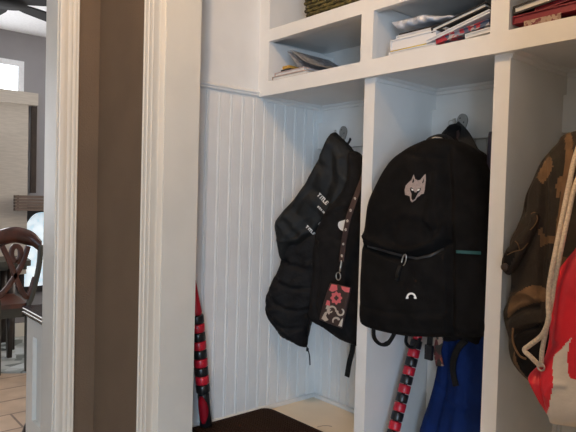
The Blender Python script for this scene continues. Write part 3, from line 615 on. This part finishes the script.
tube('buckle_strap', [AY(431, 326, 1.39), AY(430, 340, 1.39), AY(429, 352, 1.392)], 1, M_STRAP, LN, flat=(.016, .003), face=(.3, -1, 0))
# ------------------------------------------------------------------ third cubby
CJ = thing('camouflage_jacket', 'dark brown and tan camouflage jacket hanging in the third cubby', 'jacket', (-.5, 1.3, 1.4))
cj = puff('jacket_body', [(570, 133), (560, 143), (551, 152), (542, 164), (535, 180), (528, 196), (525, 212), (520, 226), (513, 240), (512, 262), (514, 280), (512, 296), (506, 310), (508, 325), (511, 335), (512, 350), (517, 364), (531, 380), (550, 392), (600, 400), (680, 395), (690, 250), (680, 150), (620, 125)], 1.262, [M_CAMO, M_TAN, M_OLIVEB, M_BLACK4], CJ, Tf=.055, Tb=.06, R=.065, h=.0032, a=-.05, nz=(.010, 9),
    regions=[([(549, 156), (553, 166), (546, 180), (539, 187), (534, 184), (541, 168)], 1), ([(570, 133), (575, 140), (566, 146), (562, 160), (556, 152), (553, 150)], 2), ([(532, 182), (541, 188), (536, 205), (526, 212), (526, 198)], 3), ([(530, 175), (545, 185), (556, 168), (556, 215), (556, 240), (548, 290), (516, 290), (513, 262), (525, 225)], 2),
             ([(539, 229), (543, 229), (545, 236), (556, 236), (554, 243), (545, 244), (541, 247)], 1), ([(512, 297), (525, 288), (536, 285), (547, 290), (549, 300), (530, 304), (515, 312), (508, 318), (508, 308)], 1), ([(514, 313), (530, 305), (548, 302), (548, 320), (530, 328), (514, 335)], 2), ([(516, 335), (532, 328), (548, 324), (552, 380), (531, 380), (517, 362)], 3), ([(557, 180), (563, 176), (562, 185), (559, 198), (556, 196)], 1), ([(565, 137), (572, 137), (572, 200), (564, 230), (561, 215), (566, 180)], 1)],
    creases=[([(551, 152), (556, 180), (556, 230), (552, 290)], -.012, .008), ([(513, 298), (535, 290), (548, 296)], .012, .008), ([(514, 318), (530, 308), (548, 304)], -.012, .007), ([(516, 336), (532, 328), (548, 324)], -.010, .006), ([(526, 225), (524, 260), (520, 290)], .010, .012), ([(542, 165), (535, 195), (533, 212)], -.007, .006)])
sl = puff('sleeve_cuff', [(535, 212), (539, 214), (539, 224), (532, 240), (524, 255), (516, 268), (510, 275), (504, 272), (502, 264), (505, 253), (514, 240), (524, 230), (530, 222), (530, 214)], 1.205, [M_OLIVEB, M_BLACK4], CJ, Tf=.016, Tb=.02, R=.016, h=.004, nz=(.003, 20), creases=[([(508, 255), (516, 252), (526, 246)], -.004, .003), ([(517, 240), (521, 252)], -.004, .003)], regions=[([(505, 254), (515, 252), (512, 262), (508, 268), (504, 264)], 1)])
for l in ([(531, 214), (535, 212.5), (537.5, 219), (534, 226), (530, 230)], [(507, 255), (514, 251.5), (522, 249.5), (528, 243)], [(515, 241), (518, 244), (519.5, 250)]):
    pts = [onsurf(x, y, sl, .001) for x, y in l]; pts = [p for p in pts if p]
    if len(pts) > 1: tube('stitching', catmull(pts, 3), .0011, M_TAN, CJ, 6)
bt = AY(505, 267, 1.185)
lathe('cuff_button', [(.0001, 0), (.0085, .0), (.0085, .003), (.006, .0042), (.0001, .0036)], M_WOODD, CJ, Vector((.2, -1, 0)), bt, 16)
tube('zip_tape', [onsurf(x, y, cj, .002) for x, y in [(570, 142), (569, 160), (566, 180), (563, 205), (559, 235), (555, 262)]], 1, M_TAN, CJ, flat=(.014, .003), face=(0, -1, 0))
tube('inner_cord', catmull([onsurf(513, 328, cj, .004), onsurf(513, 342, cj, .006), onsurf(519, 355, cj, .006), onsurf(526, 359, cj, .004)], 4), .0025, M_TAN, CJ, 8)
HB = thing('drawstring_bag', 'red and white nylon drawstring bag hanging in front of the camouflage jacket', 'bag', (-.45, 1.16, 1.1))
hb = puff('sack', [(600, 225), (576, 250), (562, 267), (555, 277), (552, 293), (551.5, 336), (545, 360), (536, 368), (531, 377), (541, 397), (550, 414), (553.6, 421), (561, 424), (600, 428), (660, 428), (668, 400), (665, 300), (650, 240)], 1.135, [M_REDBAG, M_WHTBAG], HB, Tf=.05, Tb=.05, R=.05, a=-.05, h=.0024, nz=(.006, 10),
    regions=[([(553, 359), (562, 348), (575, 334), (590, 322), (640, 318), (680, 318), (680, 440), (555, 426), (549, 408), (553, 385)], 1), ([(573, 336), (568, 352), (568, 368), (571, 378), (590, 380), (625, 378), (640, 350), (620, 330), (590, 326)], 0)],
    creases=[([(545, 366), (550, 385), (553, 415)], -.010, .006), ([(570, 262), (562, 300), (556, 340)], -.006, .008), ([(583, 255), (572, 300), (566, 335)], .006, .008), ([(536, 372), (543, 385), (548, 400)], .004, .005), ([(558, 390), (566, 380), (576, 380)], .004, .006)])
YC = 1.07
tube('carry_cord', catmull([AY(590, 118, 1.22), AY(576, 154, 1.17), AY(569, 185, 1.13), AY(562, 220, 1.10), AY(555, 255, YC), AY(549.5, 285, YC), AY(548.5, 305, YC), AY(548.5, 320, YC), AY(542, 335, YC+.01), AY(530, 345, YC+.02), AY(524.5, 350, YC+.02), AY(531, 357, YC+.02), AY(540, 366, YC+.03)], 6), .0048, M_CORD, HB, 10)
tube('carry_cord', catmull([AY(600, 130, 1.22), AY(577, 180, 1.14), AY(569, 212, 1.105), AY(563, 240, YC+.005), AY(554.5, 282, YC+.005), AY(552, 300, YC+.005), AY(548, 320, YC+.01), AY(544.5, 338, YC+.015), AY(542, 352, YC+.02), AY(541.5, 366, YC+.03)], 6), .0044, M_CORD, HB, 10)
tube('eyelet', [AY(541, 367, YC+.025)+Vector((.007*math.cos(t), 0, .007*math.sin(t))) for t in [2*math.pi*k/16 for k in range(16)]], .0018, M_METAL, HB, 8, closed=True)
# ------------------------------------------------------------------ shelf items
def book(name, label, cat, pl, pr, y, thick, depth, cover, pages=M_PAGE, group=None, cv=.0022, spine='left', yaw=0):
    """lies with its lower front edge from pl to pr (image px on plane y)"""
    A = AY(*pl, y); B = AY(*pr, y); A.y = y; B.y = y
    L = (B-A).length; ang = math.atan2(B.z-A.z, B.x-A.x)
    t = thing(name, label, cat, A, group)
    M_ = Matrix.Translation(A) @ Matrix.Rotation(-ang, 4, 'Y') @ Matrix.Rotation(yaw, 4, 'Z')
    bm = bmesh.new(); addbox(bm, (0, 0, 0), (L, depth, cv), M_); addbox(bm, (0, 0, thick-cv), (L, depth, thick), M_); addbox(bm, (0, 0, cv), (cv, depth, thick-cv), M_)
    fin(bm, 'cover', cover, t)
    if thick > .006: box('pages', (cv*1.2, .003, cv), (L-.003, depth-.003, thick-cv), pages, t, 0, M_)
    return t
SH = ZR1
def seg_on_shelf(px, y, z): # image column px on plane y at height z -> py
    lo, hi = -200, 400
    for _ in range(40):
        mid = (lo+hi)/2
        if AY(px, mid, y).z > z: lo = mid
        else: hi = mid
    return (px, lo)
yy = 1.232
book('paperback_book', 'tan book lying flat at the bottom of the left shelf cubby', 'book', seg_on_shelf(272, yy, SH+.001), seg_on_shelf(307, yy, SH+.001), yy, .013, .2, M_TANBOOK)
book('paperback_book', 'dusty pink book resting on the tan book in the left shelf cubby', 'book', seg_on_shelf(274.5, yy+.003, SH+.0145), seg_on_shelf(304, yy+.003, SH+.0145), yy+.003, .012, .18, M_PINKBOOK)
t = thing('paper_clip_case', 'small black and mustard case on top of the books in the left shelf cubby', 'case', AY(288, 70, 1.29))
a_ = AY(281, 69.5, 1.25); zz = SH+.027
box('case_body', (a_.x, 1.25, zz), (a_.x+.048, 1.31, zz+.010), M_BLKBOOK, t, .002); box('case_lid', (a_.x+.010, 1.248, zz+.0105), (a_.x+.044, 1.305, zz+.020), M_GOLD, t, .003)
# curled magazine leaning open
mg = thing('magazine', 'open grey printed magazine sprawled over the books in the left shelf cubby', 'magazine', AY(305, 73, 1.27))
for nm, ctl, dz in (('page_spread', [(287, 51), (291, 57), (298, 66), (306, 73.2), (318, 71.5), (334, 67.5)], 0), ('page_spread', [(288, 50), (296, 55), (305, 62), (318, 66.5), (330, 67)], .002)):
    bm = bmesh.new(); cc = catmull([AY(*q, 1.245) for q in ctl], 5); 
    A_ = []
    for p in cc:
        A_.append([bm.verts.new(p+Vector((0.0*s, s*.19, .0+dz*(1-s)))) for s in (0, .5, 1)])
    for i in range(len(cc)-1):
        for j in range(2): bm.faces.new((A_[i][j], A_[i+1][j], A_[i+1][j+1], A_[i][j+1]))
    bmesh.ops.solidify(bm, geom=bm.faces[:], thickness=.0022)
    fin(bm, nm, M_PAGE2, mg, smooth=False)
t = thing('sunglasses_case', 'small black case lying at the right of the left shelf cubby', 'case', AY(352, 65, 1.3))
a_ = AY(345, 65, 1.40); box('case_body', (a_.x, 1.38, SH), (a_.x+.08, 1.46, SH+.022), M_BLKBOOK, t, .006)
# middle cubby
z = SH+.001
fa = seg_on_shelf(388.5, 1.232, z); fb = seg_on_shelf(436, 1.232, z)
book('document_folder', 'white folder lowest under the yellow pencil in the middle shelf cubby', 'folder', fa, fb, 1.232, .010, .24, M_WHTBOOK)
fo = bpy.context.scene.objects
a_ = AY(*fa, 1.232); 
YP = thing('pencil', 'long yellow pencil lying along the front of the white folders in the middle shelf cubby', 'pencil', (a_.x, 1.238, z+.012))
lathe('shaft', [(.0016, 0), (.0016, .125)], M_YEL, YP, Vector((1, 0, 0)), Vector((a_.x+.003, 1.236, z+.0122)), 6)
lathe('tip', [(.0016, 0), (.0002, .008)], M_PAGE, YP, Vector((1, 0, 0)), Vector((a_.x+.128, 1.236, z+.0122)), 6)
book('document_box', 'thick white paper stack above the yellow line in the middle shelf cubby', 'paper stack', seg_on_shelf(390, 1.236, z+.0145), seg_on_shelf(436, 1.236, z+.0145), 1.236, .028, .22, M_WHTBOOK, M_WHTBOOK)
book('notebook', 'white notebook with thin dark top cover on the paper stack in the middle shelf cubby', 'notebook', seg_on_shelf(396, 1.242, z+.0435), seg_on_shelf(446, 1.242, z+.0435), 1.242, .010, .2, M_WHTBOOK)
book('clipboard', 'thin black clipboard lying on top of the white notebook in the middle shelf cubby', 'clipboard', seg_on_shelf(399, 1.242, z+.0545), seg_on_shelf(446, 1.242, z+.0545), 1.242, .0032, .2, M_BLKBOOK, cv=.0016)
pb = thing('plastic_packet', 'crumpled clear plastic packet on top of the stack in the middle shelf cubby', 'packet', AY(405, 22, 1.27))
puff('film', [(392, 23), (396, 21), (405, 19.5), (416, 17), (424, 14.5), (430, 15.5), (442, 16), (452, 15), (454, 18), (444, 19.5), (430, 22), (415, 25.5), (402, 29), (396, 27.5)], 1.272, M_PLASTIC, pb, Tf=.012, Tb=.10, R=.02, h=.003, nz=(.010, 45), sm=2)
gb = thing('grey_pouch', 'rounded grey cloth pouch at the back of the middle shelf cubby under its ceiling', 'pouch', AY(430, 8, 1.36))
puff('pouch_body', [W2P(x_, 1.44, z_) for x_, z_ in [(-1.05, 1.66), (-1.05, 1.72), (-1.0, 1.745), (-.86, 1.745), (-.78, 1.74), (-.74, 1.71), (-.75, 1.67), (-.80, 1.63), (-.9, 1.61), (-1.0, 1.62)]], 1.44, M_GREYBAG, gb, Tf=.03, Tb=.05, R=.03, h=.006, nz=(.004, 10))
yk = 1.228
zt_ = lambda q, y: AY(*q, y)
book('hardcover_book', 'black hardcover with white page edge slanting at top right of middle shelf cubby', 'book', (431.5, 33), (486, 7.5), 1.238, .014, .2, M_BLKBOOK, M_PAGE, cv=.0035)
book('sketchbook', 'thin white book slanting under the black hardcover in the middle shelf cubby', 'book', (426, 43.5), (490, 12.5), 1.228, .009, .2, M_WHTBOOK, M_PAGE)
book('patterned_notebook', 'red and blue patterned notebook slanting above the lowest white book in the middle shelf cubby', 'notebook', (436, 43.8), (489.5, 24.5), 1.230, .014, .18, M_PATBOOK, M_PATBOOK)
book('workbook', 'white workbook lying lowest at the right of the middle shelf cubby', 'book', (465, 38.6), (492, 31.0), 1.230, .011, .18, M_WHTBOOK, M_PAGE)
# right cubby
yr = 1.232
book('red_folder', 'dark red folder with a tan printed label on its edge in the right shelf cubby', 'folder', (512.5, 24.5), (600, 4), yr, .018, .2, M_REDBOOK, M_REDBOOK)
A = AY(524, 27.0, yr-.002); B = AY(561, 18.6, yr-.002)
ang = math.atan2(B.z-A.z, B.x-A.x); M_ = Matrix.Translation(A) @ Matrix.Rotation(-ang, 4, 'Y')
rf = [o for o in COL.objects if o.name.startswith('red_folder')][0]
box('printed_label', (0, -.0008, .0), ((B-A).length, .001, .0125), M_LABEL, rf, 0, M_)
book('red_binder', 'dark red binder slanting above the labelled red folder in the right shelf cubby', 'binder', (535, 12.2), (600, -10.5), yr+.004, .010, .2, M_REDBOOK, M_REDBOOK)
book('hardcover_book', 'black bound book with white page edge on top in the right shelf cubby', 'book', (513, 15), (590, -12), yr, .019, .2, M_BLKBOOK, M_PAGE, cv=.004)
book('paper_pad', 'thin blue grey pad lying under the red folder in the right shelf cubby', 'pad', seg_on_shelf(513, 1.25, z), seg_on_shelf(575, 1.25, z), 1.25, .005, .2, M_GREYBAG, cv=.0025)
# ------------------------------------------------------------------ basket
bx0 = AY(307, 10, 1.25).x; BK = thing('wicker_basket', 'olive brown woven basket on the top shelf above the left shelf cubby', 'basket', (bx0+.16, 1.37, ZU1))
bm = bmesh.new(); addbox(bm, (bx0+.008, 1.26, ZU1), (bx0+.312, 1.48, ZU1+.012)); fin(bm, 'basket_base', M_BASK, BK)
bm = bmesh.new(); rows = 15; rh = .012
def rect_loop(o, z, ph):
    pts = []; x0, x1, y0, y1 = bx0-o, bx0+.32+o, 1.252-o, 1.488+o
    if True:
        per = [((x0, y0), (x1, y0), (0, -1)), ((x1, y0), (x1, y1), (1, 0)), ((x1, y1), (x0, y1), (0, 1)), ((x0, y1), (x0, y0), (-1, 0))]
        for a_, b_, n in per:
            L = math.hypot(b_[0]-a_[0], b_[1]-a_[1]); k = int(L/.010)
            for i in range(k):
                t = i/k; w = .0028*math.cos(math.pi*(i+ph)*.5)
                pts.append(Vector((a_[0]+(b_[0]-a_[0])*t+n[0]*w, a_[1]+(b_[1]-a_[1])*t+n[1]*w, z)))
    return pts
for r_ in range(rows): addtube(bm, rect_loop(r_*.0008, ZU1+.007+r_*rh, 2*(r_ % 2)), .0063, 6, closed=True)
fin(bm, 'woven_side', M_BASK, BK, smooth=True)
tube('basket_rim', rect_loop(.014, ZU1+.012+rows*rh, 0), .009, M_BASK, BK, 8, closed=True)
# ------------------------------------------------------------------ dining room things
# window on far wall
wt = AX(23.5, 62, KX); wb = AX(23, 93, KX)
bm = bmesh.new(); fy1 = wt.y; fz1 = wt.z; fz0 = .9; fr = .045
for a_, b_ in [((KX, -.2, fz1-fr), (KX+.02, fy1, fz1)), ((KX, -.2, fz0), (KX+.02, fy1, fz0+fr)), ((KX, fy1-fr, fz0+fr), (KX+.02, fy1, fz1-fr)), ((KX, -.2, fz0+fr), (KX+.02, -.2+fr, fz1-fr))]: addbox(bm, a_, b_)
w2 = tag(fin(bm, 'window_2', M_CEIL), kind=S); box('window_pane', (KX+.002, -.2+fr, fz0+fr), (KX+.006, fy1-fr, fz1-fr), M_GLASSW, w2)
hr0 = AX(38, 95, KX+.1); hr1 = AX(38, 105, KX+.1)
RS = thing('roller_shade', 'tan cloth roller shade with headrail hanging over the far window', 'window shade', (KX+.05, 1.0, hr0.z))
box('headrail', (KX+.02, -.3, hr1.z-.005), (KX+.11, hr0.y, hr0.z+.01), M_SHADE, RS, .006)
sy = AX(28, 150, KX+.06).y
box('shade_cloth', (KX+.055, -.25, .55), (KX+.06, sy, hr1.z), M_SHADE, RS); box('hem_bar', (KX+.05, -.25, .53), (KX+.066, sy, .55), M_SHADE, RS, .003)
box('side_channel', (KX+.02, sy+.03, 1.19), (KX+.05, sy+.07, hr1.z), M_WOODD, RS)
# glazed opening to the right with raised slats
gy0 = AX(19.5, 212, KX).y; gz1 = AX(30, 212, KX).z; gz0 = AX(30, 286, KX).z
bm = bmesh.new()
for a_, b_ in [((KX, gy0, gz1-.0), (KX+.03, gy0+1.0, gz1+.05)), ((KX, gy0, gz0-.05), (KX+.03, gy0+1.0, gz0)), ((KX, gy0, gz0), (KX+.03, gy0+.035, gz1)), ((KX, gy0+.95, gz0), (KX+.03, gy0+1.0, gz1))]: addbox(bm, a_, b_)
w3 = tag(fin(bm, 'window_3', M_BLKPL), kind=S)
box('window_pane', (KX+.004, gy0+.035, gz0), (KX+.01, gy0+.95, gz1), M_GLASSL, w3)
# arched corner of the frame
pts = [(gy0+.035, gz1)]+[(gy0+.035+.13*(1-math.sin(t)), gz1-.17*(1-math.cos(t))) for t in [math.pi/2*k/8 for k in range(9)]]
bm = bmesh.new(); r_ = [(gy0+.03, gz1), (gy0+.165, gz1)]+[(gy0+.035+.13*(1-math.sin(math.pi/2*k/8)), gz1-.18*(1-math.cos(math.pi/2*k/8))) for k in range(1, 9)]+[(gy0+.03, gz1-.2)]
w3c = prism('frame_corner', [(a_, b_) for a_, b_ in r_], 'x', KX+.0101, KX+.028, M_BLKPL, w3)
SB = thing('slat_blind', 'raised brown slatted blind above the bright dining room window', 'blind', (KX+.08, gy0+.4, gz1+.1))
s0 = AX(15, 195, KX+.16); s1 = AX(15, 211, KX+.16); n_ = 5
for k in range(n_):
    zz = s0.z+(s1.z-s0.z)*(k+.5)/n_; hh = (s0.z-s1.z)/n_*.42
    box('slat', (KX+.12, s0.y, zz-hh), (KX+.17, s0.y+1.1, zz+hh), M_SLAT, SB, .002)
box('slat_ladder', (KX+.135, s0.y+.02, s1.z), (KX+.155, s0.y+.03, s0.z), M_WOODD, SB)
# dining table and rug
RG = tag(prism('area_rug', [( -4.62+.0+1.25*math.cos(t)*.62, 1.75+.98*math.sin(t)) for t in [2*math.pi*k/64 for k in range(64)]], 'z', 0, .01, M_RUG, bevel=.002), 'grey flower patterned round rug on the wooden dining room floor', 'rug')
# dining chair, seen from behind
CX = -4.02
def C(px, py, dx=0): return AX(px, py, CX+dx)
DC = thing('dining_chair', 'brown wooden dining chair with curved looped backrest standing on the rug', 'chair', (CX-.2, 1.1, .0))
# crest rail
top = catmull([C(-12, 240), C(-5, 233), (C(4, 229.5)), C(16, 227), C(27, 229), C(35, 233), C(41.5, 241)], 5)
bot = catmull([C(-12, 252), C(-6, 248), C(3, 246), C(16, 243), C(28, 245.5), C(34, 247), C(41, 253)], 5)
bm = bmesh.new(); n_ = len(top); cols_ = []
for i in range(n_):
    bow = -.03*math.sin(math.pi*i/(n_-1)); 
    cols_.append([bm.verts.new(q+Vector((bow+dx, 0, 0))) for q, dx in ((top[i], .011), (top[i]*.5+bot[i]*.5, .014), (bot[i], .011), (bot[i], -.011), (top[i], -.011))])
for i in range(n_-1):
    for k in range(5): bm.faces.new((cols_[i][k], cols_[i][(k+1) % 5], cols_[i+1][(k+1) % 5], cols_[i+1][k]))
bm.faces.new(cols_[0]); bm.faces.new(cols_[-1][::-1]); fin(bm, 'crest_rail', M_WOOD, DC, smooth=True)
rib = lambda l: tube('back_loop', catmull([C(*q) for q in l], 6), 1, M_WOOD, DC, flat=(.032, .020), face=(1, 0, 0))
rib([(28, 246), (25, 256), (20, 268), (13, 279), (6, 289), (-2, 297)])
rib([(2, 246), (7, 256), (12, 268), (17, 281), (22, 292), (27, 297), (31, 290), (35, 277)])
rib([(16, 262), (11.5, 256), (12, 249), (16, 246), (20, 249), (20, 257), (16, 263)])
tube('back_post', catmull([C(40.5, 245), C(39.5, 262), C(36, 280), C(31, 298), C(28, 308), C(27, 340), Vector((CX+.02, C(26, 375).y, 0.012))], 6), 1, M_GREYWOOD, DC, flat=(.030, .024), face=(1, 0, 0))
tube('back_post', catmull([C(-11, 245), C(-9, 262), C(-6, 280), C(-3, 298), C(-2, 308), C(-2, 340), Vector((CX+.02, C(-3, 375).y, 0.012))], 6), 1, M_GREYWOOD, DC, flat=(.030, .024), face=(1, 0, 0))
sz = C(10, 307).z; syc = (C(27, 308).y+C(-3, 308).y)/2; hw = (C(27, 308).y-C(-3, 308).y)/2
seatp = rounded([(CX+.01, syc-hw), (CX+.01, syc+hw), (CX-.42, syc+hw+.03), (CX-.42, syc-hw-.03)], .03)
prism('seat', [(v.x, v.y) for v in seatp], 'z', sz-.012, sz+.018, M_WOOD, DC, bevel=.006)
prism('seat_apron', [(v.x*.93+(CX-.2)*.07, v.y*.93+syc*.07) for v in seatp], 'z', sz-.075, sz-.012, M_GREYWOOD, DC)
for s_ in (-1, 1):
    tube('front_leg', [Vector((CX-.38, syc+s_*(hw-.0), sz-.02)), Vector((CX-.38, syc+s_*(hw-.005), .012))], [1, .7], M_WOODD, DC, flat=(.042, .036), face=(1, 0, 0))
# second chair/table band seen through the back
TB = thing('dining_table', 'grey green wooden table behind the brown chair by the far windows', 'table', (-4.75, .9, 0))
tz = AX(10, 262, -4.7).z
prism('tabletop', [(v.x, v.y) for v in rounded([(-4.93, .2), (-4.55, .2), (-4.55, AX(30, 262, -4.6).y), (-4.93, AX(30, 262, -4.6).y+.05)], .05)], 'z', tz-.02, tz+.02, M_GREYWOOD, TB, bevel=.004)
prism('table_apron', [(-4.9, .25), (-4.6, .25), (-4.6, AX(27, 262, -4.6).y), (-4.9, AX(27, 262, -4.6).y)], 'z', tz-.05, tz-.02, M_GREYWOOD, TB)
for (x_, y_) in ((-4.88, AX(14, 262, -4.6).y), (-4.62, AX(12, 262, -4.6).y), (-4.88, .3), (-4.62, .3)):
    tube('table_leg', [Vector((x_, y_, tz-.02)), Vector((x_, y_, .012))], 1, M_WOODD, TB, flat=(.05, .05), face=(1, 0, 0))
# low cabinet with dark counter
cz = .68; ce = AZ(22.5, 306, cz); 
KB = thing('low_cabinet', 'white panelled cabinet with a glossy dark top just inside the dining room doorway', 'cabinet', (ce.x/2+XK/2, ce.y+.4, 0))
box('countertop', (ce.x, ce.y, cz-.035), (XK-.006, ce.y+.9, cz), M_COUNTER, KB, .006)
cf = ce.y+.03; cxl = ce.x+.03
box('carcass', (cxl, cf, .0), (XK-.006, ce.y+.88, cz-.036), M_CAB, KB)
bm = bmesh.new()
for a_, b_ in [((cxl, cf-.018, .10), (cxl+.085, cf, cz-.045)), ((cxl+.085, cf-.018, cz-.12), (XK-.006, cf, cz-.045)), ((cxl+.085, cf-.018, .10), (XK-.006, cf, .18)), ((XK-.08, cf-.018, .18), (XK-.006, cf, cz-.12))]: addbox(bm, a_, b_)
fin(bm, 'panel_frame', M_CAB, KB, bevel=.003)
for dz in (.004, .020): box('edge_reflection', (ce.x+.004, ce.y-.004, cz-.035+dz), (XK-.008, ce.y-.0002, cz-.027+dz), M_METAL, KB)  # bright strips standing in for glossy reflections along the counter edge
# small dark thing on floor
q = AZ(26, 428, .04)
SHO = thing('dog_bowl', 'small dark round bowl on the floor beside the white cabinet', 'bowl', (q.x, q.y, 0))
lathe('bowl', [(.07, 0), (.075, .01), (.06, .05), (.055, .055), (.05, .05), (.045, .015), (.0001, .012)], M_BLKPL, SHO, Vector((0, 0, 1)), Vector((q.x-.0, q.y+.055, 0)), 32)
# ceiling fan
fx = -3.2; hub = AX(11, 0, fx); 
FN = thing('ceiling_fan', 'black ceiling fan with broad flat blades under the white dining room ceiling', 'ceiling fan', (fx, hub.y, ZC))
hz = AX(11, 4, fx).z
lathe('motor_housing', [(.02, -.012), (.09, -.01), (.105, .02), (.10, .06), (.05, .09), (.03, .1)], M_FANB, FN, Vector((0, 0, 1)), Vector((fx, hub.y-.02, hz+.0)), 32)
lathe('downrod', [(.013, 0), (.013, ZC-hz-.08)], M_FANB, FN, Vector((0, 0, 1)), Vector((fx, hub.y-.02, hz+.08)), 12)
lathe('ceiling_canopy', [(.02, -.05), (.06, -.02), (.065, 0)], M_FANB, FN, Vector((0, 0, 1)), Vector((fx, hub.y-.02, ZC)), 24)
tipp = AX(48, 17, fx+.0)
dirb = AZ(52, 20, hz)-Vector((fx, hub.y-.02, hz))
for k in range(5):
    an = math.atan2(dirb.y, dirb.x)+math.radians(72*k)
    M_ = Matrix.Translation((fx, hub.y-.02, hz+.006)) @ Matrix.Rotation(an, 4, 'Z') @ Matrix.Rotation(math.radians(1), 4, 'X')
    pf_ = [(.08, -.045), (.16, -.062), (.45, -.072), (.60, -.07), (.62, -.05), (.62, .05), (.60, .07), (.45, .072), (.16, .062), (.08, .045)]
    bm = bmesh.new(); A_ = [bm.verts.new(M_ @ Vector((a_, b_, -.004))) for a_, b_ in pf_]; B_ = [bm.verts.new(M_ @ Vector((a_, b_, .004))) for a_, b_ in pf_]
    bm.faces.new(A_[::-1]); bm.faces.new(B_)
    for i in range(10): bm.faces.new((A_[i], A_[(i+1) % 10], B_[(i+1) % 10], B_[i]))
    fin(bm, 'fan_blade', M_FANB, FN)
# ------------------------------------------------------------------ lights
def area(name, loc, to, sx, sy, pw, col):
    l = bpy.data.lights.new(name, 'AREA'); l.shape = 'RECTANGLE'; l.size = sx; l.size_y = sy; l.energy = pw; l.color = col
    o = bpy.data.objects.new(name, l); COL.objects.link(o); o.location = loc; o.rotation_euler = (Vector(to)-Vector(loc)).to_track_quat('-Z', 'Y').to_euler(); return o
area('daylight_window', (WX+.06, (WY[0]+WY[1])/2, 1.1), (0, (WY[0]+WY[1])/2, 1.1), WY[1]-WY[0], WZ[1]-WZ[0], 140, (.55, .76, 1))
# hall ceiling lamp: a small flush globe
lampP = Vector((-.85, .33, ZC-.09))
HL = thing('ceiling_lamp', 'round white flush ceiling lamp in the hall', 'lamp', (lampP.x, lampP.y, ZC))
lathe('lamp_base', [(.10, 0), (.10, -.02), (.09, -.025)], M_METAL, HL, Vector((0, 0, 1)), Vector((lampP.x, lampP.y, ZC)), 32)
pl = bpy.data.lights.new('hall_lamp', 'POINT'); pl.energy = 28; pl.color = (1, .62, .30); pl.shadow_soft_size = .05
po = bpy.data.objects.new('hall_lamp', pl); COL.objects.link(po); po.location = lampP
area('dining_daylight', (KX+.15, .5, 1.6), (-3, .7, 2.2), 1.4, 1.4, 42, (.95, .96, 1))
area('dining_daylight_side', (-3.5, 3.05, 1.5), (-3.6, 1, 1.0), 1.6, 1.4, 45, (1, .93, .85))
w = bpy.data.worlds.new('world'); SC.world = w; w.use_nodes = True; w.node_tree.nodes['Background'].inputs[0].default_value = (.6, .75, 1, 1); w.node_tree.nodes['Background'].inputs[1].default_value = .3
SC.view_settings.view_transform = 'Standard'; SC.view_settings.look = 'None'; SC.view_settings.exposure = 0.0; SC.view_settings.gamma = 1
SC.view_settings.use_curve_mapping = False
